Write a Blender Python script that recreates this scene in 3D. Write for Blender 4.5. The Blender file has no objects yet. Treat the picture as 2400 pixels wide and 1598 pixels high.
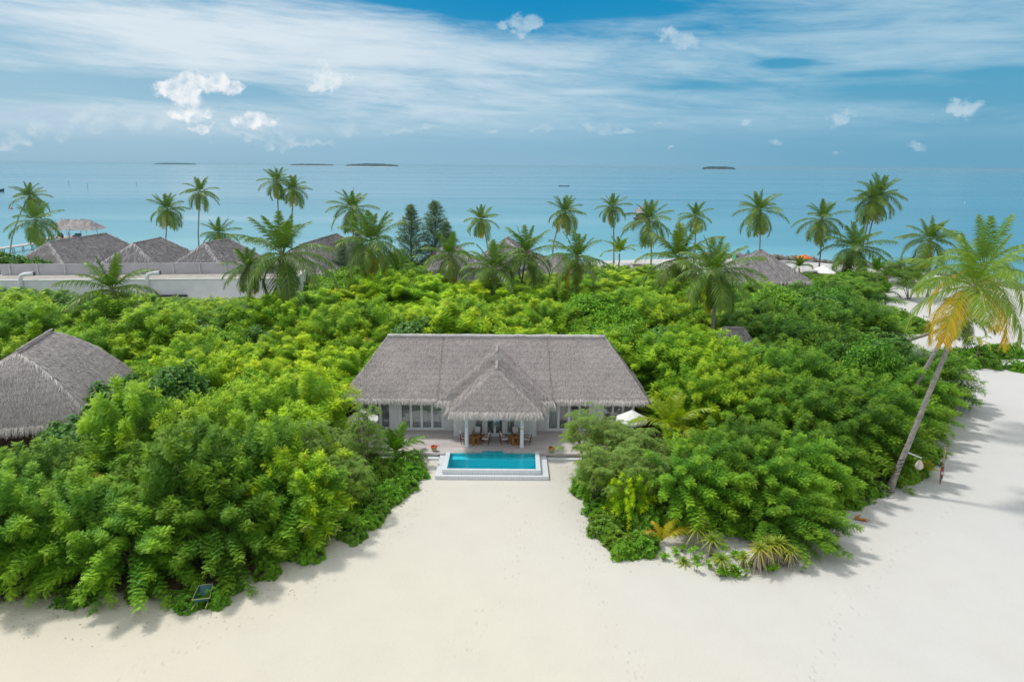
import bpy, math, random
import numpy as np
from mathutils import Vector
random.seed(7)
rng = np.random.default_rng(11)
scene = bpy.context.scene
COL = scene.collection
R = math.radians
sin, cos, pi = math.sin, math.cos, math.pi

# ------------------------------------------------------------------ camera
W_, H_, FPX = 2400, 1598, 1600.0
CAMH, PITCH, ROLL = 22.0, R(14.4), R(0.42)
_f = np.array([0, cos(PITCH), -sin(PITCH)])
_r0 = np.array([1., 0, 0]); _u0 = np.cross(_r0, _f)
_r = cos(ROLL)*_r0 + sin(ROLL)*_u0
_u = -sin(ROLL)*_r0 + cos(ROLL)*_u0
CAM = np.array([0, 0, CAMH])

def ray(px, py):
    return _f + _r*((px-W_/2)/FPX) + _u*((H_/2-py)/FPX)
def P(px, py, z=0.0):
    d = ray(px, py); return CAM + d*((z-CAMH)/d[2])
def PY(px, py, Y):
    d = ray(px, py); return CAM + d*(Y/d[1])
def proj(p):
    v = np.asarray(p, float)-CAM; D = v@_f
    return W_/2+FPX*(v@_r)/D, H_/2-FPX*(v@_u)/D, D
def azel(px, py):
    d = ray(px, py); return math.degrees(math.atan2(d[0], d[1])), math.degrees(math.atan2(d[2], math.hypot(d[0], d[1])))

cam = bpy.data.cameras.new('camera'); camo = bpy.data.objects.new('camera', cam); COL.objects.link(camo)
cam.sensor_width = 36; cam.lens = 36*FPX/W_; cam.clip_start = .5; cam.clip_end = 120000
from mathutils import Matrix
camo.matrix_world = Matrix(((_r[0], _u[0], -_f[0], 0), (_r[1], _u[1], -_f[1], 0), (_r[2], _u[2], -_f[2], CAMH), (0, 0, 0, 1)))
scene.camera = camo

# ------------------------------------------------------------------ object helpers
def tag(o, label=None, cat=None, group=None, kind=None):
    if label: o['label'] = label
    if cat: o['category'] = cat
    if group: o['group'] = group
    if kind: o['kind'] = kind
    return o
def empty(name, loc, rz=0.0, scale=1.0, parent=None):
    o = bpy.data.objects.new(name, None); COL.objects.link(o)
    o.location = [float(v) for v in loc]; o.rotation_euler = (0, 0, rz)
    o.scale = (scale,)*3 if not hasattr(scale, '__len__') else scale
    o.empty_display_size = .3
    if parent: o.parent = parent
    return o
def link(name, me, parent=None, loc=None, rz=0.0):
    o = bpy.data.objects.new(name, me); COL.objects.link(o)
    if parent: o.parent = parent
    if loc is not None: o.location = [float(v) for v in loc]
    if rz: o.rotation_euler = (0, 0, rz)
    return o
def copy_tree(o, parent=None):
    c = o.copy(); COL.objects.link(c)
    if parent: c.parent = parent
    for ch in o.children: copy_tree(ch, c)
    return c

def nrm(v):
    v = np.asarray(v, float); return v/np.maximum(np.linalg.norm(v, axis=-1, keepdims=True), 1e-9)

class Acc:
    """collects quads / ngons with a per-vertex tone and a material slot"""
    def __init__(s): s.v=[]; s.t=[]; s.q=[]; s.qm=[]; s.ng=[]; s.ngm=[]; s.n=0
    def verts(s, v, tone=0.0):
        v = np.asarray(v, float).reshape(-1, 3)
        t = np.broadcast_to(np.asarray(tone, float), (len(v),)) if np.ndim(tone) < 2 else np.asarray(tone).reshape(-1)
        b = s.n; s.v.append(v); s.t.append(np.array(t)); s.n += len(v); return b
    def quads(s, q, m=0):
        q = np.asarray(q, int).reshape(-1, 4); s.q.append(q); s.qm.append(np.full(len(q), m, int))
    def face(s, pts, m=0, tone=0.0):
        b = s.verts(pts, tone); s.ng.append(list(range(b, b+len(pts)))); s.ngm.append(m)
    def box(s, x0, x1, y0, y1, z0, z1, m=0, tone=0.0, rz=0.0, c=None):
        v = np.array([[x0,y0,z0],[x1,y0,z0],[x1,y1,z0],[x0,y1,z0],[x0,y0,z1],[x1,y0,z1],[x1,y1,z1],[x0,y1,z1]], float)
        if rz or c is not None:
            cc, ss = cos(rz), sin(rz); x = v[:,0]*cc-v[:,1]*ss; y = v[:,0]*ss+v[:,1]*cc
            v = np.stack([x, y, v[:,2]], 1)
            if c is not None: v = v+np.asarray(c, float)
        b = s.verts(v, tone)
        s.quads(np.array([[0,3,2,1],[4,5,6,7],[0,1,5,4],[1,2,6,5],[2,3,7,6],[3,0,4,7]])+b, m)
    def beam(s, a, b, w, h, m=0, tone=0.0):
        a = np.asarray(a, float); b = np.asarray(b, float); d = nrm(b-a)
        ref = np.array([0,0,1.]) if abs(d[2]) < .95 else np.array([0,1.,0])
        sd = nrm(np.cross(d, ref))*w/2; up = nrm(np.cross(sd, d))*h/2
        v = [a-sd-up, a+sd-up, a+sd+up, a-sd+up, b-sd-up, b+sd-up, b+sd+up, b-sd+up]
        i = s.verts(np.array(v), tone)
        s.quads(np.array([[0,3,2,1],[4,5,6,7],[0,1,5,4],[1,2,6,5],[2,3,7,6],[3,0,4,7]])+i, m)
    def tube(s, path, rad, sides=7, m=0, tone=0.0, cap=True):
        path = np.asarray(path, float); k = len(path); rad = np.broadcast_to(np.asarray(rad, float), (k,))
        d = np.gradient(path, axis=0); d = nrm(d)
        ref = min(np.eye(3), key=lambda e: np.abs(d@e).max())[None]
        a = nrm(np.cross(d, ref)); b = np.cross(d, a)
        th = np.linspace(0, 2*pi, sides, endpoint=False)
        ring = path[:,None,:]+rad[:,None,None]*(a[:,None,:]*np.cos(th)[None,:,None]+b[:,None,:]*np.sin(th)[None,:,None])
        i = s.verts(ring.reshape(-1,3), np.repeat(np.broadcast_to(tone,(k,)), sides))
        j = np.arange(sides); jn = (j+1) % sides
        for r in range(k-1):
            s.quads(np.stack([i+r*sides+j, i+r*sides+jn, i+(r+1)*sides+jn, i+(r+1)*sides+j], 1), m)
        if cap:
            s.ng.append([int(i+x) for x in j[::-1]]); s.ngm.append(m)
            s.ng.append([int(i+(k-1)*sides+x) for x in j]); s.ngm.append(m)
    def lathe(s, prof, c=(0,0,0), sides=20, m=0, tone=0.0):
        prof = np.asarray(prof, float); k = len(prof); th = np.linspace(0, 2*pi, sides, endpoint=False)
        v = np.stack([prof[:,0:1]*np.cos(th), prof[:,0:1]*np.sin(th), np.repeat(prof[:,1:2], sides, 1)], -1)+np.asarray(c, float)
        i = s.verts(v.reshape(-1,3), tone); j = np.arange(sides); jn = (j+1) % sides
        for r in range(k-1):
            s.quads(np.stack([i+r*sides+j, i+r*sides+jn, i+(r+1)*sides+jn, i+(r+1)*sides+j], 1), m)
    def blades(s, p, d, up, L, Wd, droop=0.0, prof=(.5,1,.12), tone=0.0, m=0):
        p = np.asarray(p, float); n = len(p); k = len(prof)
        d = nrm(d); up = np.broadcast_to(np.asarray(up, float), (n,3))
        sd = np.cross(d, up); bad = np.linalg.norm(sd, axis=1) < 1e-3
        if bad.any(): sd[bad] = np.cross(d[bad], np.array([.3,.9,.2]))
        sd = nrm(sd); L = np.broadcast_to(np.asarray(L, float), (n,)); Wd = np.broadcast_to(np.asarray(Wd, float), (n,))
        dr = np.broadcast_to(np.asarray(droop, float), (n,))
        V = np.zeros((n,k,2,3))
        for j in range(k):
            t = j/(k-1)
            c = p+d*(L*t)[:,None]; c = c-np.array([0,0,1.])*(dr*t*t)[:,None]
            w = sd*(Wd*prof[j]/2)[:,None]
            V[:,j,0] = c-w; V[:,j,1] = c+w
        tone = np.repeat(np.broadcast_to(np.asarray(tone, float), (n,)), k*2)
        b = s.verts(V.reshape(-1,3), tone)
        base = b+np.arange(n)[:,None]*(2*k)+np.arange(k-1)[None,:]*2
        base = base.reshape(-1)
        s.quads(np.stack([base, base+1, base+3, base+2], 1), m)
    def mesh(s, name, mats, smooth=False):
        me = bpy.data.meshes.new(name)
        v = np.concatenate(s.v) if s.v else np.zeros((0,3)); t = np.concatenate(s.t) if s.t else np.zeros(0)
        q = np.concatenate(s.q) if s.q else np.zeros((0,4), int); qm = np.concatenate(s.qm) if s.qm else np.zeros(0, int)
        nl = q.size+sum(len(f) for f in s.ng); nf = len(q)+len(s.ng)
        me.vertices.add(len(v)); me.vertices.foreach_set('co', v.reshape(-1).astype(np.float32))
        me.loops.add(nl); me.polygons.add(nf)
        li = np.concatenate([q.reshape(-1)]+[np.array(f, int) for f in s.ng]) if nl else np.zeros(0, int)
        tot = np.concatenate([np.full(len(q), 4, int), np.array([len(f) for f in s.ng], int)])
        st = np.concatenate([[0], np.cumsum(tot)[:-1]]) if nf else np.zeros(0, int)
        me.loops.foreach_set('vertex_index', li.astype(np.int32))
        me.polygons.foreach_set('loop_start', st.astype(np.int32)); me.polygons.foreach_set('loop_total', tot.astype(np.int32))
        me.polygons.foreach_set('material_index', np.concatenate([qm, np.array(s.ngm, int)]).astype(np.int32))
        me.polygons.foreach_set('use_smooth', np.full(nf, smooth))
        a = me.attributes.new('tone', 'FLOAT', 'POINT'); a.data.foreach_set('value', t.astype(np.float32))
        for m in mats: me.materials.append(m)
        me.update(calc_edges=True); me.validate()
        return me
    def obj(s, name, mats, parent=None, loc=None, rz=0.0, smooth=False):
        return link(name, s.mesh(name, mats if isinstance(mats, (list, tuple)) else [mats], smooth), parent, loc, rz)

# ------------------------------------------------------------------ materials
class NT:
    def __init__(s, nt): s.nt = nt
    def n(s, typ, ins=None, **kw):
        nd = s.nt.nodes.new(typ)
        for k, v in kw.items(): setattr(nd, k, v)
        for k, v in (ins or {}).items():
            sk = nd.inputs[k]
            if isinstance(v, bpy.types.NodeSocket): s.nt.links.new(v, sk)
            else:
                if hasattr(sk.default_value, '__len__') and hasattr(v, '__len__') and len(v) == 3 and len(sk.default_value) == 4: v = (*v, 1)
                sk.default_value = v
        return nd
    def math(s, op, a, b=None, c=None, clamp=False):
        nd = s.nt.nodes.new('ShaderNodeMath'); nd.operation = op; nd.use_clamp = clamp
        for i, x in enumerate((a, b, c)):
            if x is None: continue
            if isinstance(x, bpy.types.NodeSocket): s.nt.links.new(x, nd.inputs[i])
            else: nd.inputs[i].default_value = x
        return nd.outputs[0]
    def mix(s, fac, a, b, blend='MIX'):
        nd = s.nt.nodes.new('ShaderNodeMix'); nd.data_type = 'RGBA'; nd.blend_type = blend
        for i, x in ((0, fac), (6, a), (7, b)):
            if isinstance(x, bpy.types.NodeSocket): s.nt.links.new(x, nd.inputs[i])
            else: nd.inputs[i].default_value = (*x, 1) if hasattr(x, '__len__') and len(x) == 3 else x
        return nd.outputs[2]
    def ramp(s, fac, stops):
        nd = s.nt.nodes.new('ShaderNodeValToRGB'); cr = nd.color_ramp
        while len(cr.elements) < len(stops): cr.elements.new(.5)
        for e, (p, c) in zip(cr.elements, stops):
            e.position = p; e.color = (*c, 1) if len(c) == 3 else c
        s.nt.links.new(fac, nd.inputs[0]); return nd.outputs[0]
    def smooth(s, x, lo, hi):
        nd = s.nt.nodes.new('ShaderNodeMapRange'); nd.interpolation_type = 'SMOOTHSTEP'
        s.nt.links.new(x, nd.inputs[0]); nd.inputs[1].default_value = lo; nd.inputs[2].default_value = hi
        return nd.outputs[0]
    def noise(s, vec, scale, detail=4, rough=.5, dist=0.0):
        return s.n('ShaderNodeTexNoise', {'Vector': vec, 'Scale': scale, 'Detail': detail, 'Roughness': rough, 'Distortion': dist}).outputs[0]

def new_mat(name):
    m = bpy.data.materials.new(name); m.use_nodes = True; nt = m.node_tree; nt.nodes.clear()
    N = NT(nt); out = nt.nodes.new('ShaderNodeOutputMaterial'); return m, N, out
def principled(N, out, color, rough=.6, spec=.4, normal=None, metallic=0.0, **extra):
    ins = {'Base Color': color, 'Roughness': rough, 'Specular IOR Level': spec, 'Metallic': metallic}
    ins.update(extra)
    if normal is not None: ins['Normal'] = normal
    b = N.n('ShaderNodeBsdfPrincipled', ins); N.nt.links.new(b.outputs[0], out.inputs[0]); return b
def bump(N, h, strength=.3, dist=.05):
    return N.n('ShaderNodeBump', {'Height': h, 'Strength': strength, 'Distance': dist}).outputs[0]
def objco(N): return N.n('ShaderNodeTexCoord').outputs['Object']
def geoco(N): return N.n('ShaderNodeNewGeometry').outputs['Position']
def stretch(N, v, sx, sy, sz, rot=(0,0,0)):
    return N.n('ShaderNodeMapping', {'Vector': v, 'Scale': (sx, sy, sz), 'Rotation': rot}).outputs[0]

def mat_plain(name, col, rough=.6, spec=.4, var=.12, scale=3.0, metallic=0.0, bmp=0.0):
    m, N, out = new_mat(name); v = objco(N)
    n = N.noise(v, scale, 5, .6)
    f = N.smooth(n, .25, .75)
    c = N.mix(f, tuple(x*(1-var) for x in col), tuple(min(1, x*(1+var)) for x in col))
    nm = bump(N, N.noise(v, scale*6, 4), bmp, .02) if bmp else None
    principled(N, out, c, rough, spec, nm, metallic); return m

def mat_leaf(name, dark, mid, tip, trans=.35, rough=.5, spec=.3, dead=None):
    m, N, out = new_mat(name)
    geo = N.n('ShaderNodeNewGeometry'); ri = geo.outputs['Random Per Island']
    tone = N.n('ShaderNodeAttribute', attribute_name='tone').outputs['Fac']
    oc = N.n('ShaderNodeObjectInfo').outputs['Color']
    c = N.mix(ri, dark, mid)
    c = N.mix(N.math('MULTIPLY', tone, 1.0, clamp=True), c, tip)
    if dead is not None: c = N.mix(N.smooth(tone, 1.2, 2.0), c, dead)
    c = N.mix(1.0, c, oc, 'MULTIPLY')
    b = N.n('ShaderNodeBsdfPrincipled', {'Base Color': c, 'Roughness': rough, 'Specular IOR Level': spec})
    tc = N.mix(1.0, c, (1.2, 1.25, .5), 'MULTIPLY')
    t = N.n('ShaderNodeBsdfTranslucent', {'Color': tc})
    mx = N.n('ShaderNodeMixShader', {0: trans, 1: b.outputs[0], 2: t.outputs[0]})
    N.nt.links.new(mx.outputs[0], out.inputs[0]); return m

M = {}
M['plume'] = mat_leaf('feathery_leaf', (.068,.225,.014), (.195,.465,.014), (.48,.70,.03),   .21, .5, .2, dead=(.20,.10,.05))
M['broad'] = mat_leaf('broad_leaf', (.07,.19,.035), (.13,.29,.045), (.26,.44,.05), .3, .45, .35)
M['scaev'] = mat_leaf('scaevola_leaf', (.095,.26,.012), (.165,.38,.020), (.32,.55,.04), .32, .42, .4)
M['open'] = mat_leaf('open_leaf', (.17,.31,.055), (.29,.44,.085), (.40,.52,.05), .34, .5, .3, dead=(.24,.13,.04))
M['palm'] = mat_leaf('palm_leaflet', (.070,.165,.022), (.145,.28,.036), (.32,.38,.05), .28, .4, .4, dead=(.66,.42,.02))
M['ypalm'] = mat_leaf('young_palm_leaflet', (.17,.32,.015), (.28,.44,.02), (.46,.48,.03), .35, .4, .4, dead=(.46,.34,.14))
M['needle'] = mat_leaf('needle_leaf', (.14,.24,.12), (.22,.34,.18), (.28,.38,.18), .2, .6, .2)
M['pandan'] = mat_leaf('pandan_leaf', (.16,.28,.03), (.25,.36,.05), (.48,.46,.05), .28, .4, .4, dead=(.40,.34,.28))

def mat_bark(name, a, b, scale=6, ring=0):
    m, N, out = new_mat(name); v = objco(N)
    n = N.noise(v, scale, 6, .65)
    h = n
    c = N.mix(N.smooth(n, .3, .7), a, b)
    if ring:
        w = N.n('ShaderNodeTexWave', {'Vector': v, 'Scale': ring, 'Distortion': 1.2, 'Detail': 2, 'Detail Scale': 2}, bands_direction='Z').outputs[0]
        c = N.mix(N.math('MULTIPLY', N.smooth(w, .72, .95), .6), c, tuple(x*.45 for x in a)); h = N.math('ADD', n, w)
    principled(N, out, c, .85, .15, bump(N, h, .6, .04)); return m
M['bark'] = mat_bark('branch_bark', (.12,.10,.075), (.26,.22,.17))
M['palmbark'] = mat_bark('palm_bark', (.24,.215,.195), (.43,.40,.37), 4, 2.2)
M['husk'] = mat_plain('husk', (.20,.13,.05), .7, .2, .3, 8)
M['nut'] = mat_plain('coconut_green', (.22,.26,.04), .5, .3, .3, 6)

def mat_thatch(name, a, b, c2):
    m, N, out = new_mat(name)
    ri = N.n('ShaderNodeNewGeometry').outputs['Random Per Island']; v = geoco(N)
    tone = N.n('ShaderNodeAttribute', attribute_name='tone').outputs['Fac']
    c = N.mix(N.smooth(ri, 0, 1), a, b)
    big = N.noise(v, .55, 4, .6)
    c = N.mix(N.math('MULTIPLY', N.smooth(big, .35, .7), .35), c, tuple(x*1.22 for x in b))
    fine = N.noise(stretch(N, v, 9, 9, 2.2), 1.0, 5, .7)
    c = N.mix(N.math('MULTIPLY', N.smooth(fine, .52, .72), .45), c, tuple(x*.45 for x in a))
    zc = N.n('ShaderNodeSeparateXYZ', {0: v}).outputs[2]
    cs = N.math('FRACT', N.math('ADD', N.math('MULTIPLY', zc, 2.6), N.math('MULTIPLY', N.noise(v, .8, 4, .6), 1.3)))
    c = N.mix(N.math('MULTIPLY', N.math('SUBTRACT', 1.0, N.smooth(cs, .0, .28)), .30), c, tuple(x*.62 for x in a))
    st_ = N.noise(stretch(N, v, 1.2, 1.2, .25), 1.0, 5, .65); c = N.mix(N.math('MULTIPLY', N.smooth(st_, .55, .75), .30), c, (a[0]*.72,a[1]*.66,a[2]*.60))
    c = N.mix(tone, c, c2)
    principled(N, out, c, .9, .1, bump(N, fine, .7, .06)); return m
M['thatch'] = mat_thatch('palm_thatch', (.335,.302,.292), (.565,.512,.496), (.80,.755,.70))
M['thatch2'] = mat_thatch('old_palm_thatch', (.195,.182,.182), (.325,.305,.305), (.74,.70,.68))
M['ridgecap'] = mat_plain('ridge_mortar', (.56,.535,.53), .85, .15, .2, 2, bmp=.3)

M['reedcap'] = mat_plain('reed_cap', (.36,.335,.325), .9, .1, .2, 9, bmp=.4)
def mat_clap():
    m, N, out = new_mat('white_clapboard'); v = geoco(N)
    z = N.n('ShaderNodeSeparateXYZ', {0: v}).outputs[2]
    fr = N.math('FRACT', N.math('MULTIPLY', z, 5.5))
    line = N.smooth(fr, .0, .14)
    n = N.noise(v, 1.6, 5, .6)
    c = N.mix(N.smooth(n, .3, .75), (.72,.74,.76), (.80,.81,.82))
    c = N.mix(line, (.52,.54,.57), c)
    principled(N, out, c, .55, .35, bump(N, line, .5, .02)); return m
M['clap'] = mat_clap()
M['white'] = mat_plain('white_paint', (.78,.79,.80), .5, .4, .05, 2)
M['offwhite'] = mat_plain('off_white_plaster', (.80,.82,.87), .8, .2, .07, .7, bmp=.15)
M['greywall'] = mat_plain('grey_parapet', (.47,.46,.49), .85, .2, .08, .8)
M['flatroof'] = mat_plain('flat_roof_gravel', (.42,.39,.35), .95, .1, .15, 1.2)
M['steel'] = mat_plain('galvanised_duct', (.55,.57,.60), .4, .5, .1, 3, .5)
M['teak'] = mat_plain('teak', (.33,.14,.035), .45, .4, .3, 9)
M['darkteak'] = mat_plain('dark_teak', (.15,.055,.02), .5, .4, .3, 9)
M['cushion'] = mat_plain('cushion_cloth', (.72,.69,.70), .9, .1, .06, 5)
M['canvas'] = mat_plain('parasol_canvas', (.80,.79,.76), .85, .15, .05, 3)
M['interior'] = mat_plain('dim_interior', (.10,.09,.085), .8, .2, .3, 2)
M['curtain'] = mat_plain('curtain_cloth', (.80,.80,.78), .9, .1, .08, 4)
M['clay'] = mat_plain('clay_rim', (.62,.13,.03), .6, .3, .2, 9)
M['claypot'] = mat_plain('glazed_pot', (.42,.40,.16), .5, .4, .25, 7)
M['darkmetal'] = mat_plain('dark_metal', (.05,.05,.055), .4, .5, .2, 5)
M['rope'] = mat_plain('dark_rope', (.06,.055,.05), .9, .1, .2, 20)
M['lantern'] = mat_plain('woven_lantern', (.62,.55,.47), .85, .15, .12, 30, bmp=.4)
M['red'] = mat_plain('buoy_red', (.75,.035,.03), .45, .4, .1, 5)
M['pink'] = mat_plain('buoy_pink', (.80,.30,.33), .5, .4, .1, 5)
M['orange'] = mat_plain('orange_canvas', (.82,.20,.05), .8, .2, .08, 3)
M['orangeleaf'] = mat_plain('dry_orange_leaf', (.50,.20,.03), .8, .2, .35, 8)
M['signwood'] = mat_plain('sign_wood', (.62,.50,.33), .7, .25, .15, 6)
M['postwood'] = mat_plain('weathered_post', (.26,.20,.15), .85, .15, .3, 8)
M['greyboard'] = mat_plain('grey_board', (.30,.32,.36), .6, .3, .1, 5)
M['hull'] = mat_plain('dark_hull', (.035,.055,.10), .4, .5, .15, 3)
M['hullgreen'] = mat_plain('green_grey_hull', (.16,.24,.24), .5, .4, .12, 2)
M['boatwhite'] = mat_plain('boat_white', (.74,.74,.72), .5, .4, .05, 2)
M['bluecanvas'] = mat_plain('blue_canvas', (.18,.25,.36), .8, .2, .1, 3)
M['skin'] = mat_plain('skin', (.30,.17,.10), .6, .3, .1, 8)
M['cloth'] = mat_plain('dark_cloth', (.07,.09,.16), .9, .1, .2, 8)
M['redcloth'] = mat_plain('red_cloth', (.35,.06,.05), .9, .1, .2, 8)
M['teal'] = mat_plain('teal_flag', (.03,.40,.50), .8, .2, .1, 4)
M['greenflag'] = mat_plain('green_flag', (.15,.62,.30), .8, .2, .1, 4)
M['pinkflag'] = mat_plain('pink_flag', (.80,.16,.28), .8, .2, .1, 4)
M['yellow'] = mat_plain('yellow_plastic', (.70,.50,.06), .5, .4, .1, 4)
M['barrow'] = mat_plain('barrow_green', (.035,.14,.15), .45, .45, .2, 6)
M['barrowtrim'] = mat_plain('barrow_trim', (.42,.46,.16), .5, .4, .15, 6)
M['rubber'] = mat_plain('rubber', (.03,.03,.03), .8, .2, .2, 6)
M['rock'] = mat_bark('breakwater_rock', (.12,.115,.11), (.36,.34,.32), 1.5)
M['brownwood'] = mat_plain('brown_wood', (.16,.10,.075), .8, .2, .3, 3)
M['jettywood'] = mat_plain('jetty_wood', (.55,.52,.48), .85, .2, .12, 2)
M['sandy'] = mat_plain('islet_sand', (.75,.72,.65), .95, .05, .05, .01)
M['farwood'] = mat_plain('islet_trees', (.016,.045,.035), .9, .1, .3, .02)
def mat_glass():
    m, N, out = new_mat('window_glass')
    fr = N.n('ShaderNodeFresnel', {'IOR': 1.5}).outputs[0]
    t = N.n('ShaderNodeBsdfTransparent', {'Color': (.86,.90,.90,1)}); g = N.n('ShaderNodeBsdfGlossy', {'Color': (.9,.95,1,1), 'Roughness': .03})
    mx = N.n('ShaderNodeMixShader', {0: N.math('ADD', N.math('MULTIPLY', fr, 1.3), .08, clamp=True), 1: t.outputs[0], 2: g.outputs[0]})
    N.nt.links.new(mx.outputs[0], out.inputs[0]); return m
M['glass'] = mat_glass()
def mat_pool():
    m, N, out = new_mat('pool_water'); v = geoco(N)
    nm = bump(N, N.noise(v, 2.2, 3, .5), .12, .03)
    fr = N.n('ShaderNodeFresnel', {'IOR': 1.33, 'Normal': nm}).outputs[0]
    t = N.n('ShaderNodeBsdfTransparent', {'Color': (.56,.985,1,1)}); g = N.n('ShaderNodeBsdfGlossy', {'Color': (1,1,1,1), 'Roughness': .02, 'Normal': nm})
    mx = N.n('ShaderNodeMixShader', {0: fr, 1: t.outputs[0], 2: g.outputs[0]})
    N.nt.links.new(mx.outputs[0], out.inputs[0]); return m
M['pool'] = mat_pool()
def mat_tile(name, col, grout, sc, rough=.35):
    m, N, out = new_mat(name); v = geoco(N)
    s = N.n('ShaderNodeSeparateXYZ', {0: v})
    def ln(o): return N.smooth(N.math('ABSOLUTE', N.math('SUBTRACT', N.math('FRACT', N.math('MULTIPLY', o, sc)), .5)), .38, .5)
    g = N.math('MAXIMUM', N.math('MAXIMUM', ln(s.outputs[0]), ln(s.outputs[1])), ln(s.outputs[2]))
    n = N.noise(v, 1.5, 5, .6); n2 = N.noise(v, sc*.9, 1, .5)
    c = N.mix(N.smooth(n, .3, .7), tuple(x*.93 for x in col), col); c = N.mix(N.math('MULTIPLY', N.smooth(n2, .4, .65), .25), c, tuple(x*.85 for x in col))
    c = N.mix(N.math('MULTIPLY', g, .5), c, grout)
    principled(N, out, c, rough, .4); return m
M['tile'] = mat_tile('white_mosaic', (.74,.77,.79), (.5,.53,.56), 5)
M['basin'] = mat_tile('pool_basin_tile', (.10,.84,.95), (.07,.66,.80), 4)
def mat_deck():
    m, N, out = new_mat('weathered_deck'); v = geoco(N)
    s = N.n('ShaderNodeSeparateXYZ', {0: v}); y = N.math('MULTIPLY', s.outputs[1], 7.0)
    row = N.math('FLOOR', y); fr = N.math('FRACT', y)
    wn = N.n('ShaderNodeTexWhiteNoise', {'W': row}, noise_dimensions='1D').outputs[0]
    seg = N.math('FLOOR', N.math('ADD', N.math('MULTIPLY', s.outputs[0], .35), N.math('MULTIPLY', wn, 7)))
    wn2 = N.n('ShaderNodeTexWhiteNoise', {'Vector': N.n('ShaderNodeCombineXYZ', {0: row, 1: seg}).outputs[0]}, noise_dimensions='2D').outputs[0]
    g = N.noise(stretch(N, v, 1.2, 14, 1), 1.5, 5, .65)
    c = N.mix(wn2, (.50,.445,.43), (.70,.65,.63)); c = N.mix(N.math('MULTIPLY', N.smooth(g, .4, .7), .4), c, (.40,.33,.30))
    gap = N.smooth(fr, .0, .10); c = N.mix(gap, (.16,.135,.125), c)
    principled(N, out, c, .8, .2, bump(N, gap, .5, .02)); return m
M['deck'] = mat_deck()

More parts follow.
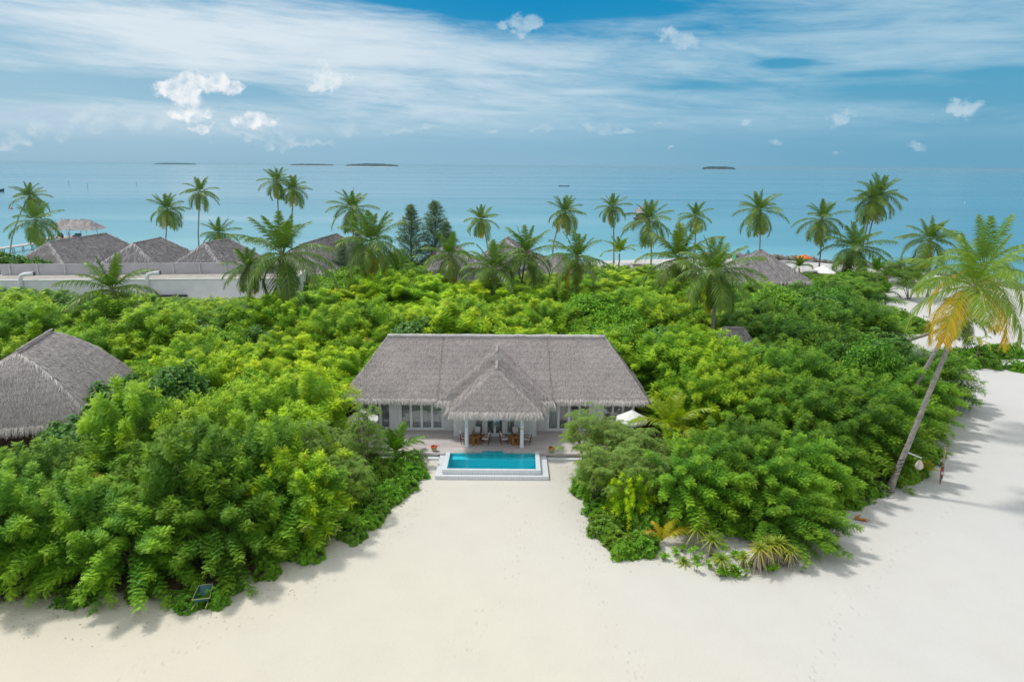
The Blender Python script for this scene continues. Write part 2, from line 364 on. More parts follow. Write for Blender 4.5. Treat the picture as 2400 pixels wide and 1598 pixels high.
# ------------------------------------------------------------------ world / sun / render
SUN_EL, SUN_AZ = R(59), R(-62)      # azimuth from +Y, clockwise; the sun stands to the left and a little beyond the villa
sd = Vector((sin(SUN_AZ)*cos(SUN_EL), cos(SUN_AZ)*cos(SUN_EL), sin(SUN_EL)))
sun = bpy.data.lights.new('sun', 'SUN'); sun.energy = 2.3; sun.angle = R(5.5); sun.color = (1, .965, .91)
so = bpy.data.objects.new('sun', sun); COL.objects.link(so); so.rotation_euler = (-sd).to_track_quat('-Z', 'Y').to_euler()
world = bpy.data.worlds.new('World'); scene.world = world; world.use_nodes = True
def build_world():
    nt = world.node_tree; nt.nodes.clear(); N = NT(nt)
    out = nt.nodes.new('ShaderNodeOutputWorld')
    sky = N.n('ShaderNodeTexSky', sky_type='NISHITA', sun_disc=False, sun_elevation=SUN_EL, sun_rotation=SUN_AZ)
    d = N.n('ShaderNodeTexCoord').outputs['Generated']
    s = N.n('ShaderNodeSeparateXYZ', {0: d}); x, y, z = s.outputs
    deg = 57.29578
    el = N.math('MULTIPLY', N.math('ARCSINE', z), deg); az = N.math('MULTIPLY', N.math('ARCTAN2', x, y), deg)
    K = .10
    def c(r, g, b): return (r/K, g/K, b/K)
    e01 = N.math('DIVIDE', el, 20.0, clamp=True)
    clear = N.ramp(e01, [(0, (.275,.48,.625)), (.10, (.255,.475,.63)), (.22, (.165,.42,.61)), (.38, (.035,.315,.56)), (.6, (.010,.26,.54)), (1, (.012,.20,.48))])
    left = N.ramp(e01, [(0, (.315,.495,.63)), (.12, (.375,.56,.69)), (.3, (.31,.53,.68)), (.5, (.10,.38,.60)), (.75, (.02,.29,.56)), (1, (.012,.22,.5))])
    right = N.ramp(e01, [(0, (.15,.375,.54)), (.12, (.15,.385,.555)), (.3, (.10,.365,.56)), (.6, (.02,.27,.52)), (1, (.012,.20,.48))])
    base = N.mix(N.smooth(az, -5, 34), N.mix(N.smooth(az, -36, 2), left, clear), right)
    # --- high cirrus sheet
    def blob(px, py, wx, wy):
        a, e = azel(px, py); a2 = abs(azel(px+wx, py)[0]-a); e2 = abs(azel(px, py-wy)[1]-e)
        u = N.math('DIVIDE', N.math('SUBTRACT', az, a), a2); v = N.math('DIVIDE', N.math('SUBTRACT', el, e), e2)
        r2 = N.math('ADD', N.math('MULTIPLY', u, u), N.math('MULTIPLY', v, v))
        return N.math('EXPONENT', N.math('MULTIPLY', r2, -1.0))
    def total(lst):
        acc = None
        for (*b, k) in lst:
            t = N.math('MULTIPLY', blob(*b), k); acc = t if acc is None else N.math('ADD', acc, t)
        return acc
    tilt = N.math('ADD', el, N.math('MULTIPLY', az, .05))
    q = N.n('ShaderNodeCombineXYZ', {0: N.math('MULTIPLY', az, .055), 1: N.math('MULTIPLY', tilt, .42)}).outputs[0]
    n1 = N.noise(q, 1.3, 7, .58, .6); 
    q2 = N.n('ShaderNodeCombineXYZ', {0: N.math('MULTIPLY', az, .22), 1: N.math('MULTIPLY', tilt, 1.7), 2: 3.3}).outputs[0]
    n2 = N.noise(q2, 1.2, 7, .66, .4)
    big = total([(330,60,420,75,.34),(800,95,380,60,.34),(1250,150,420,55,.24),(1700,120,300,40,.12),(600,190,330,45,.20),(1100,230,400,50,.16),
                 (1990,20,300,45,.20),(2250,90,200,50,.14),(2120,110,480,130,.16),(850,300,900,55,.16),(1700,290,700,60,.10),(1420,214,110,9,.30),(1560,225,170,14,.10),(1950,60,260,30,.1),
                 (1330,18,300,30,-.52),(1000,4,190,14,-.45),(1700,70,260,20,-.22),(230,205,430,26,-.62),(600,200,160,22,-.25),(1840,149,62,11,-.55),(2060,172,140,10,-.3),
                 (2350,170,130,14,-.42),(1950,225,420,30,-.22),(2330,230,200,40,-.2),(80,75,120,20,-.12),(1620,205,200,12,-.2)])
    cov = N.math('ADD', N.math('ADD', N.math('MULTIPLY', n1, .95), N.math('MULTIPLY', n2, .45)), big)
    a1 = N.math('MULTIPLY', N.smooth(cov, .46, 1.22), N.smooth(el, 1.0, 4.5))
    
    ccol = N.mix(N.smooth(az, -22, 26), (.74,.83,.89), (.42,.62,.75))
    col = N.mix(N.math('MULTIPLY', a1, .93), base, ccol)
    # --- cumulus: soft lumps whose outline is folded by noise
    q3 = N.n('ShaderNodeCombineXYZ', {0: az, 1: N.math('MULTIPLY', el, 1.15), 2: 1.7}).outputs[0]
    wn = N.n('ShaderNodeTexNoise', {'Vector': q3, 'Scale': .55, 'Detail': 9, 'Roughness': .62, 'Distortion': .1})
    wc = N.n('ShaderNodeSeparateColor', {0: wn.outputs['Color']}).outputs
    q4 = N.n('ShaderNodeCombineXYZ', {0: N.math('ADD', az, .30), 1: N.math('MULTIPLY', N.math('SUBTRACT', el, .38), 1.15), 2: 1.7}).outputs[0]
    w2 = N.n('ShaderNodeSeparateColor', {0: N.n('ShaderNodeTexNoise', {'Vector': q4, 'Scale': .55, 'Detail': 9, 'Roughness': .62, 'Distortion': .1}).outputs['Color']}).outputs
    def layer(col, lst, k, dens, lit, dim, warp=1.0, soft=.25):
        A_ = N.math('ADD', az, N.math('MULTIPLY', N.math('SUBTRACT', wc[0], .5), 7.0*warp)); E_ = N.math('ADD', el, N.math('MULTIPLY', N.math('SUBTRACT', wc[1], .5), 4.2*warp))
        acc = None
        for (px, py, wx, wy) in lst:
            ca, ce = azel(px, py); a2 = abs(azel(px+wx, py)[0]-ca); e2 = abs(azel(px, py-wy)[1]-ce)
            u = N.math('DIVIDE', N.math('SUBTRACT', A_, ca), a2); v = N.math('DIVIDE', N.math('SUBTRACT', E_, ce), e2)
            t = N.math('EXPONENT', N.math('MULTIPLY', N.math('ADD', N.math('MULTIPLY', u, u), N.math('MULTIPLY', v, v)), -1.0)); acc = t if acc is None else N.math('MAXIMUM', acc, t)
        m = N.math('ADD', acc, N.math('MULTIPLY', N.math('MULTIPLY', N.math('SUBTRACT', wc[2], .5), 1.3), N.smooth(acc, .05, .5)))
        a = N.math('MULTIPLY', N.smooth(m, k, k+soft), dens)
        sh = N.math('ADD', N.math('MULTIPLY', N.math('SUBTRACT', wc[2], w2[2]), 3.5), .6, clamp=True)
        return N.mix(a, col, N.mix(sh, dim, lit))
    col = layer(col, [(100,290,75,30),(215,280,120,36),(350,283,110,34),(20,330,60,18),(590,318,120,16),(700,335,110,14)], .42, .62, (.62,.74,.81), (.45,.61,.72), .8, .6)
    col = layer(col, [(805,302,50,16),(960,312,90,12),(1150,305,60,12),(1270,302,30,11),(1400,300,55,14),(1450,308,50,10),(1545,298,18,9),(1750,293,26,11),(1565,345,16,8),(1818,342,36,10),(2150,345,40,10),(1960,350,18,7),(1020,305,40,8)], .50, .5, (.58,.72,.80), (.40,.58,.70), .55, .6)
    col = layer(col, [(415,222,46,40),(440,205,40,32),(472,186,40,28),(505,196,40,26),(540,206,34,22),(440,250,64,36),(600,284,54,24),(470,297,48,13)], .30, .93, (.93,.95,.96), (.47,.62,.74), .62, .46)
    col = layer(col, [(770,180,62,34),(745,195,40,22)], .36, .75, (.84,.89,.92), (.60,.73,.81), .8, .5)
    col = layer(col, [(1225,50,52,32),(1210,62,40,20),(1590,90,50,36),(1970,275,40,26),(2255,258,52,28),(2245,265,40,18)], .38, .55, (.66,.78,.85), (.44,.62,.74), .8, .55)
    inv = N.mix(1.0, col, (1/K,)*3, 'MULTIPLY')
    # outside the view the sky goes over into the physical sky
    hi = N.smooth(el, 14, 32)
    thin = N.math('ADD', N.math('MULTIPLY', a1, .2), .84, clamp=True)
    skyc = N.mix(thin, sky.outputs[0], (8.2,8.6,9.0))
    fin = N.mix(hi, inv, skyc)
    back = N.smooth(N.math('ABSOLUTE', az), 60, 110); fin = N.mix(N.math('MULTIPLY', back, N.smooth(el, 0, 8)), fin, skyc)
    bg = N.n('ShaderNodeBackground', {'Color': fin, 'Strength': K}); nt.links.new(bg.outputs[0], out.inputs[0])
build_world()
try: world.cycles.sampling_method = 'MANUAL'; world.cycles.sample_map_resolution = 512
except Exception: pass
vs = scene.view_settings; vs.view_transform = 'Standard'; vs.look = 'None'; vs.exposure = 0.0; vs.gamma = 1; vs.use_curve_mapping = False
scene.render.engine = 'CYCLES'; cy = scene.cycles
cy.use_denoising = True; cy.max_bounces = 6; cy.diffuse_bounces = 2; cy.glossy_bounces = 3; cy.transmission_bounces = 3; cy.transparent_max_bounces = 8; cy.volume_bounces = 0
cy.caustics_reflective = False; cy.caustics_refractive = False; cy.sample_clamp_indirect = 6

# ------------------------------------------------------------------ ground, sea, air
SEA = -1.0
_sx = np.array([-400,-200,-130,-90,-60,-20,20,50,62,75,90,98,112,130,160,220,400.])
_sy = np.array([120,142,148,151,156,163,170,179,178,172,161,131,100,72,30,-40,-200.])
def shore(x): return np.interp(x, _sx, _sy)
FRONT = [(-60,1462),(0,1447),(110,1437),(240,1428),(390,1440),(500,1412),(640,1370),(750,1312),(850,1262),(895,1195),(985,1120),(975,1078)]
RIGHTB = [(1335,1068),(1350,1115),(1370,1170),(1385,1230),(1400,1270),(1450,1305),(1510,1300),(1580,1272),(1650,1268),(1720,1290),(1800,1312),(1890,1300),(1945,1245),(2010,1190),(2080,1150),(2165,1118),(2195,1070),(2190,1010),(2200,960),(2170,905),(2125,860),(2070,800),(2035,755),(2045,712),(2078,680),(2115,645)]
poly = [P(*p)[:2] for p in FRONT]+[P(*p)[:2] for p in RIGHTB]+[np.array(p) for p in
       [(80,150),(62,150),(52,140),(40,146),(24,152),(0,152),(-30,150),(-37,118),(-38,107),(-60,106),(-82,104),(-100,102),(-100,60),(-60,36)]]
poly = np.array(poly)
def inside(x, y, pg=None):
    pg = poly if pg is None else pg
    x = np.asarray(x, float); y = np.asarray(y, float); r = np.zeros(x.shape, bool); n = len(pg); j = n-1
    for i in range(n):
        xi, yi = pg[i]; xj, yj = pg[j]
        c = ((yi > y) != (yj > y)) & (x < (xj-xi)*(y-yi)/((yj-yi) if yj != yi else 1e-9)+xi)
        r ^= c; j = i
    return r
def edge_dist(x, y):
    x = np.asarray(x, float); y = np.asarray(y, float); best = np.full(x.shape, 1e9); n = len(poly)
    for i in range(n):
        a = poly[i]; b = poly[(i+1) % n]; ab = b-a; L2 = max(ab@ab, 1e-9)
        t = np.clip(((x-a[0])*ab[0]+(y-a[1])*ab[1])/L2, 0, 1)
        best = np.minimum(best, np.hypot(x-a[0]-t*ab[0], y-a[1]-t*ab[1]))
    return best
def grid_mesh(xs, ys, zf):
    X, Y = np.meshgrid(xs, ys); Z = zf(X, Y); v = np.stack([X, Y, Z], -1).reshape(-1, 3)
    nx = len(xs); ny = len(ys); i = (np.arange(ny-1)[:,None]*nx+np.arange(nx-1)[None]).reshape(-1)
    return v, np.stack([i, i+1, i+1+nx, i+nx], 1), X, Y
far = np.array([60000, 25000, 9000, 3500, 1500, 800, 450.])
gx = np.concatenate([-far, np.linspace(-300,-70,116), np.linspace(-69,70,279), np.linspace(71,300,116), far[::-1]])
gy = np.concatenate([-far[:5], np.linspace(-300,-6,50), np.linspace(-5,75,241), np.linspace(76,260,185), far[::-1]])
def ground_z(X, Y):
    d = (shore(X)-Y)*.75
    z = np.interp(d, [-400,-30,-6,0,7,12], [-9,-3.2,-1.7,-1.0,-.1,0])
    und = .045*np.sin(X*.31+1.7*np.sin(Y*.12))+.04*np.sin(Y*.43+X*.17)+.02*np.sin(X*1.3+Y*.9)
    pit = (X > -4.95) & (X < 2.1) & (Y > 45.75) & (Y < 49.1)
    z = np.where(pit, -1.6, z)
    near = ((X > -15) & (X < 13) & (Y > 44) & (Y < 64))
    return z+np.where((d > 12) & ~near, und-.05, 0)
ga = Acc(); v, q, X, Y = grid_mesh(gx, gy, ground_z)
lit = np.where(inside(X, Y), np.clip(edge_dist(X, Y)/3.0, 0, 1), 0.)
ga.verts(v, lit.reshape(-1)); ga.quads(q)
TR = [[(1330,1090),(1362,1180),(1372,1240),(1392,1310),(1420,1420),(1500,1600)],[(1180,1135),(1230,1220),(1210,1330),(1120,1450),(1060,1600)],[(2100,800),(2150,870),(2260,960),(2390,1040)],[(2240,1180),(2160,1240),(2060,1330),(1960,1480),(1900,1600)],[(1010,1110),(960,1230),(820,1340),(560,1460),(300,1590)]]
tr_ = np.full(X.shape, 1e9)
for tl in TR:
    w = [P(*p)[:2] for p in tl]
    for a_, b_ in zip(w[:-1], w[1:]):
        ab = b_-a_; tt = np.clip(((X-a_[0])*ab[0]+(Y-a_[1])*ab[1])/(ab@ab),0,1); tr_ = np.minimum(tr_, np.hypot(X-a_[0]-tt*ab[0], Y-a_[1]-tt*ab[1]))
trail_ = np.clip(1.15-tr_/.75,0,1)
def mat_sand():
    m, N, out = new_mat('coral_sand'); v = geoco(N)
    s = N.n('ShaderNodeSeparateXYZ', {0: v})
    big = N.noise(v, .06, 4, .5); mid = N.noise(v, .5, 5, .6); fine = N.noise(v, 9, 6, .7); grain = N.noise(v, 55, 3, .7)
    warm = N.smooth(N.math('ADD', N.math('ADD', N.math('MULTIPLY', s.outputs[0], -.035), N.math('MULTIPLY', s.outputs[1], -.022)), N.math('MULTIPLY', big, 1.6)), -1.3, .9)
    c = N.mix(warm, (.60,.592,.575), (.665,.62,.505))
    c = N.mix(N.math('MULTIPLY', N.smooth(mid, .4, .75), .16), c, (.54,.50,.44))
    c = N.mix(N.math('MULTIPLY', N.smooth(fine, .55, .8), .18), c, (.48,.45,.40))
    c = N.mix(N.math('MULTIPLY', N.smooth(grain, .62, .8), .14), c, (.36,.33,.29))
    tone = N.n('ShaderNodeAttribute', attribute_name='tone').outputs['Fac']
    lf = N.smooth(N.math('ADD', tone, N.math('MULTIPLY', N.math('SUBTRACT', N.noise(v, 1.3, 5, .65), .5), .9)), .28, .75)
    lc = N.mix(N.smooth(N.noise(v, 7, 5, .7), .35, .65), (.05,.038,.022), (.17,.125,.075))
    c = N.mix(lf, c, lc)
    h = N.math('ADD', N.math('ADD', N.math('MULTIPLY', fine, .5), N.math('MULTIPLY', mid, 1.2)), N.math('MULTIPLY', grain, .15))
    trail = N.n('ShaderNodeAttribute', attribute_name='trail').outputs['Fac']
    vor = N.n('ShaderNodeTexVoronoi', {'Vector': stretch(N, v, 2.6, 1.9, 1), 'Scale': 1.0}).outputs[0]
    pr = N.math('SUBTRACT', 1.0, N.smooth(vor, .10, .34)); pm = N.math('MULTIPLY', pr, N.math('ADD', .10, N.math('MULTIPLY', trail, .9)))
    h = N.math('SUBTRACT', h, pm)
    c = N.mix(N.math('MULTIPLY', N.math('MULTIPLY', pr, trail), .14), c, (.45,.42,.37))
    twig = N.n('ShaderNodeTexVoronoi', {'Vector': v, 'Scale': 1.1}).outputs[0]
    c = N.mix(N.math('MULTIPLY', N.math('SUBTRACT', 1.0, N.smooth(twig, .010, .03)), .45), c, (.20,.16,.10))
    principled(N, out, c, .95, .08, bump(N, h, .5, .07)); return m
M['sand'] = mat_sand()
gm_ = ga.obj('sand_ground', M['sand'], smooth=True); at_ = gm_.data.attributes.new('trail','FLOAT','POINT'); at_.data.foreach_set('value', trail_.reshape(-1).astype(np.float32))
tag(gm_, 'pale coral sand of the island', kind='structure')

sxs = np.concatenate([-far, np.linspace(-400,-90,32), np.linspace(-85,140,76), np.linspace(146,400,26), far[::-1]])
sys_ = np.concatenate([np.linspace(-300,60,30), np.linspace(64,300,90), np.array([310,325,345,370,400,450,520,620,800,1100,1700,3000,6000,12000,30000,60000.])])
sa = Acc(); v, q, X, Y = grid_mesh(sxs, sys_, lambda X, Y: np.full(X.shape, SEA))
sa.verts(v, np.maximum(Y-shore(X), 0).reshape(-1)); sa.quads(q)
def mat_sea():
    m, N, out = new_mat('lagoon_water'); v = geoco(N)
    off = N.n('ShaderNodeAttribute', attribute_name='tone').outputs['Fac']
    s = N.n('ShaderNodeSeparateXYZ', {0: v})
    wob = N.math('MULTIPLY', N.math('SUBTRACT', N.noise(stretch(N, v, .010, .02, 1), 1, 4, .55), .5), 60)
    t = N.math('DIVIDE', N.math('ADD', off, wob), 1200.0, clamp=True)
    c = N.ramp(N.math('POWER', t, .42), [(0, (.34,.56,.54)), (.12, (.24,.52,.54)), (.24, (.155,.42,.47)), (.42, (.11,.33,.41)), (.62, (.095,.27,.365)), (1, (.115,.285,.38))])
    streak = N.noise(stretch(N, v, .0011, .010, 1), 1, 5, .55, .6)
    c = N.mix(N.math('MULTIPLY', N.smooth(streak, .54, .68), .45), c, (.055,.20,.31))  # cloud shadow and wind bands painted as darker water colour
    st2 = N.noise(stretch(N, v, .0004, .0022, 1), 1, 4, .5, .4)
    c = N.mix(N.math('MULTIPLY', N.smooth(st2, .55, .66), .4), c, (.14,.36,.43))
    # patch of darker deep water further to the east
    c = N.mix(N.math('MULTIPLY', N.smooth(N.math('DIVIDE', s.outputs[0], N.math('ADD', N.math('ABSOLUTE', s.outputs[1]), 60.0)), -.05, .75), .6), c, (.04,.225,.335))
    w = N.math('ADD', N.noise(stretch(N, v, .5, 1.3, 1), 1, 4, .6), N.math('MULTIPLY', N.noise(stretch(N, v, .07, .22, 1), 1, 3, .5), 1.5))
    nm = N.n('ShaderNodeBump', {'Height': w, 'Strength': .07, 'Distance': .12}).outputs[0]
    rr = N.mix(N.smooth(streak, .4, .65), (.16,.16,.16), (.30,.30,.30))
    principled(N, out, c, rr, .42, nm, IOR=1.33); return m
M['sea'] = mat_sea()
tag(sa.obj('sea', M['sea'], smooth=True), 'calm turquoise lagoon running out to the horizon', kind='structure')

def add_haze():
    a = Acc(); a.box(-20000, 20000, -400, 26000, -11, 26.0)
    m, N, out = new_mat('sea_haze')
    vv = N.n('ShaderNodeVolumePrincipled', {'Color': (.50,.81,.95,1), 'Density': HAZE, 'Anisotropy': .3})
    N.nt.links.new(vv.outputs[0], out.inputs['Volume'])
    tag(a.obj('haze', m), 'thin blue sea haze', kind='stuff')
HAZE = 5.5e-5
if HAZE: add_haze()

# ------------------------------------------------------------------ thatched roofs
def poly_area(p):
    p = np.asarray(p); return .5*np.linalg.norm(sum(np.cross(p[i]-p[0], p[i+1]-p[0]) for i in range(1, len(p)-1)))
def strands(acc, pts, density, L=.5, Wd=.06, lift=.06, tone=(0., .0), m=0):
    pts = np.asarray(pts, float)
    for i in range(1, len(pts)-1):
        a, b, c = pts[0], pts[i], pts[i+1]
        nvec = np.cross(b-a, c-a); A = .5*np.linalg.norm(nvec); n = nrm(nvec); n = n if n[2] > 0 else -n
        k = int(A*density)
        if k < 1: continue
        u = rng.random(k); w = rng.random(k); s = np.sqrt(u)
        p = a*(1-s)[:,None]+b*(s*(1-w))[:,None]+c*(s*w)[:,None]
        down = np.array([0,0,-1.])-n*(-n[2]); down = nrm(down); side = np.cross(n, down)
        d = down+side*rng.normal(0,.30,k)[:,None]+n*rng.uniform(.0,.16,k)[:,None]
        ll = L*rng.uniform(.55,1.25,k)
        p = p+n*lift*rng.uniform(.2,1.2,k)[:,None]-down*(ll*.6)[:,None]
        acc.blades(p, d, n+side*rng.normal(0,.35,k)[:,None], ll, Wd*rng.uniform(.5,1.5,k), .02, (.7,1,.3), np.abs(rng.normal(0,.06,k))+(rng.random(k) < .05)*.35, m)
def fringe(acc, a, b, outward, drop=.5, bunch=.42, per=26, W=.05, m=0):
    a = np.asarray(a, float); b = np.asarray(b, float); L = np.linalg.norm(b-a); n = max(1, int(L/bunch)); out = nrm(np.array([*outward, 0.]))
    al = nrm(b-a)
    for i in range(n):
        c = a+(b-a)*((i+.5)/n)+al*random.uniform(-.05,.05); r = L/n*.5*random.uniform(.85,1.1)
        t = rng.uniform(-1,1,per)
        arch = np.sqrt(np.maximum(0, 1-t*t))
        p = c+out*.10+al*(t*r)[:,None]+np.array([0,0,1.])*(.02+.13*arch+rng.uniform(-.04,.04,per))[:,None]-out*rng.uniform(0,.22,per)[:,None]
        d = out*rng.uniform(.35,.75,per)[:,None]+al*(t*.28+rng.normal(0,.12,per))[:,None]+np.array([0,0,-1.])*rng.uniform(.25,.8,per)[:,None]
        acc.blades(p, d, out+np.array([0,0,.6])+al*rng.normal(0,.4,per)[:,None], drop*rng.uniform(.55,1.25,per)*1.05, W*rng.uniform(.6,1.5,per), drop*.42, (.9,1,.8,.2), np.clip(rng.normal(.45,.25,per),0,1), m)
def ridge_strands(acc, a, b, dirs, dens=38, L=.42, W=.06, tone=.22, m=0):
    a = np.asarray(a, float); b = np.asarray(b, float); n = int(np.linalg.norm(b-a)*dens)
    for dd in dirs:
        t = rng.random(n); p = a+(b-a)*t[:,None]+np.array([0,0,.10])
        d = nrm(np.asarray(dd, float))+rng.normal(0,.16,(n,3))
        acc.blades(p, d, np.array([0,0,1.]), L*rng.uniform(.6,1.3,n), W*rng.uniform(.6,1.4,n), L*.3, (.8,1,.25), np.clip(rng.normal(tone,.15,n),0,1), m)
def roof_shell(acc, faces, th=.22, m=0):
    for f in faces:
        f = [np.asarray(p, float) for p in f]
        n = np.cross(f[1]-f[0], f[2]-f[0])
        if n[2] < 0: f = f[::-1]
        acc.face(f, m); acc.face([p-np.array([0,0,th]) for p in f[::-1]], m)
        for i in range(len(f)):
            a, b = f[i], f[(i+1) % len(f)]
            acc.face([a-np.array([0,0,th]), b-np.array([0,0,th]), b, a], m)
def downdir(face):
    f = [np.asarray(p, float) for p in face]; n = nrm(np.cross(f[1]-f[0], f[2]-f[0])); n = n if n[2] > 0 else -n
    return nrm(np.array([0,0,-1.])+n*n[2])
class RoundRoof:
    '''a hipped roof with swept, rounded hips, lofted from a rounded eave outline to its ridge'''
    def __init__(s, A, B, w, h, rise, rc=2.2, bulge=.60, nu=72, nv=9):
        s.A = np.asarray(A, float); s.B = np.asarray(B, float); d = nrm((s.B-s.A)*np.array([1,1,0])); n = np.array([-d[1], d[0], 0]); s.d = d; s.n = n
        L = np.linalg.norm((s.B-s.A)[:2]); th = np.linspace(0,2*pi,nu,endpoint=False); rows = []
        hx, hy = L/2+h, w; c = (s.A+s.B)/2; e = 5.0
        ox = hx*np.sign(np.cos(th))*np.abs(np.cos(th))**(2/e); oy = hy*np.sign(np.sin(th))*np.abs(np.sin(th))**(2/e); rx = np.clip(ox, -L/2, L/2)
        for v in np.linspace(0,1,nv):
            x = ox*(1-v)+rx*v; y = oy*(1-v); z = s.A[2]-rise*(1-v)+bulge*math.sin(pi*v)*.9-.18*v**6
            rows.append(c*np.array([1,1,0])+d*x[:,None]+n*y[:,None]+np.array([0,0,1.])*z)
        s.rows = np.array(rows); s.nu, s.nv = nu, nv
        s.a1 = s.A-d*h-n*w; s.a2 = s.A-d*h+n*w; s.b1 = s.B+d*h-n*w; s.b2 = s.B+d*h+n*w
        for p in (s.a1,s.a2,s.b1,s.b2): p[2] = s.A[2]-rise
    def build(s, acc, dens, L, W, per, bunch, fw, hip_tone, hd, drop):
        i0 = acc.verts(s.rows.reshape(-1,3)); j = np.arange(s.nu); jn = (j+1) % s.nu
        for k in range(s.nv-1): acc.quads(np.stack([i0+k*s.nu+j,i0+k*s.nu+jn,i0+(k+1)*s.nu+jn,i0+(k+1)*s.nu+j],1))
        i1 = acc.verts(s.rows[0]-np.array([0,0,.25])); acc.quads(np.stack([i1+j,i1+jn,i0+jn,i0+j],1)); acc.ng.append([int(i1+q) for q in j[::-1]]); acc.ngm.append(0)
        for k in range(s.nv-1):
            for q in range(s.nu):
                q2 = (q+1) % s.nu; strands(acc, [s.rows[k,q],s.rows[k,q2],s.rows[k+1,q2],s.rows[k+1,q]], dens, L, W)
        for q in range(s.nu):
            a, b = s.rows[0,q], s.rows[0,(q+1) % s.nu]; t = b-a
            if np.linalg.norm(t) > .05: fringe(acc, a, b, nrm(np.array([t[1],-t[0],0]))[:2], drop, bunch, per, fw)
        th = np.linspace(0,2*pi,s.nu,endpoint=False)
        for ca in (pi/4,3*pi/4,5*pi/4,7*pi/4):          # sun catching the hip straw, put into a paler strand tone
            q = int(round(ca/(2*pi)*s.nu)) % s.nu
            for k in range(s.nv-1):
                a, b = s.rows[k,q], s.rows[k+1,q]; l_, r_ = s.rows[k,(q-1) % s.nu], s.rows[k,(q+1) % s.nu]
                ridge_strands(acc, a, b, [nrm(a-b)+nrm(l_-a)*.8, nrm(a-b)+nrm(r_-a)*.8], hd*1.5, L*2.0, W*1.2, hip_tone)
    def cap(s, parent, r=.16, m=None): return Hip.cap(s, parent, r, m)
class Hip:
    """a hipped roof from its ridge ends: eave corners, faces"""
    def __init__(s, A, B, w, h, rise):
        s.A = np.asarray(A, float); s.B = np.asarray(B, float); d = nrm((s.B-s.A)*np.array([1,1,0])); n = np.array([-d[1], d[0], 0]); z = np.array([0,0,rise])
        s.a1 = s.A-d*h-n*w-z; s.a2 = s.A-d*h+n*w-z; s.b1 = s.B+d*h-n*w-z; s.b2 = s.B+d*h+n*w-z; s.d = d; s.n = n
        s.a1[2] = s.a2[2] = s.b1[2] = s.b2[2] = s.A[2]-rise
        s.faces = [[s.a1, s.b1, s.B, s.A], [s.b2, s.a2, s.A, s.B], [s.a2, s.a1, s.A], [s.b1, s.b2, s.B]]
        s.eaves = [(s.a1, s.b1, -n), (s.b2, s.a2, n), (s.a2, s.a1, -d), (s.b1, s.b2, d)]
        s.hips = [(s.A, s.a1, (0,2)), (s.A, s.a2, (1,2)), (s.B, s.b1, (0,3)), (s.B, s.b2, (1,3))]
    def build(s, acc, dens, L, W, per=18, bunch=.5, fw=.06, hip_tone=.35, hd=24, drop=.5):
        roof_shell(acc, s.faces)
        for f in s.faces: strands(acc, f, dens, L, W)
        for a, b, o in s.eaves: fringe(acc, a, b, o[:2], drop, bunch, per, fw)
        for a, b, (i, j) in s.hips: ridge_strands(acc, a, b, [downdir(s.faces[i]), downdir(s.faces[j])], hd*(1 if hip_tone < .3 else 1.3), L*(1.1 if hip_tone < .3 else 1.25), W, hip_tone*1.25)
    def cap(s, parent, r=.16, m=None):
        c = Acc(); k = max(3, int(np.linalg.norm(s.B-s.A)/.6)); t = np.linspace(0,1,k)[:,None]
        pth = s.A+(s.B-s.A)*t+np.array([0,0,.07]); pth[:,2] += rng.normal(0,.012,k)
        c.tube(pth, r+rng.normal(0,.012,k), 9); return c.obj('ridge_cap', m or M['ridgecap'], parent, smooth=True)

# ------------------------------------------------------------------ the villa
CX = -1.27; DK = .45
villa = tag(empty('beach_villa', (CX, 57, 0)), 'white clapboard villa with wide grey thatched roof behind the pool', 'villa')
def at_villa(acc, name, mats, parent=None, smooth=False):
    o = acc.obj(name, mats, parent or villa, smooth=smooth)
    if (parent or villa) == villa: o.location = (-CX, -57, 0)
    return o
main = Hip((-10.7,57,7.70), (8.0,57,7.74), 4.35, 3.15, 4.30)
a = Acc(); main.build(a, 300, .21, .024, 60, .40, .026, .12, 60, .34)
roof = at_villa(a, 'roof', M['thatch'])
main.cap(roof)
# hairline joints where thatch sections meet
for xx in (-5.9, 3.0):
    c = Acc(); t = np.linspace(0,1,14)[:,None]; p0 = np.array([xx,57,7.72]); p1 = np.array([xx+(.35 if xx > 0 else -.15),52.7,3.50])
    pp = p0+(p1-p0)*t+np.array([0,-.05,.07]); pp[:,0] += rng.normal(0,.03,14)
    c.tube(pp, .018, 5); c.obj('thatch_joint', M['postwood'], roof)
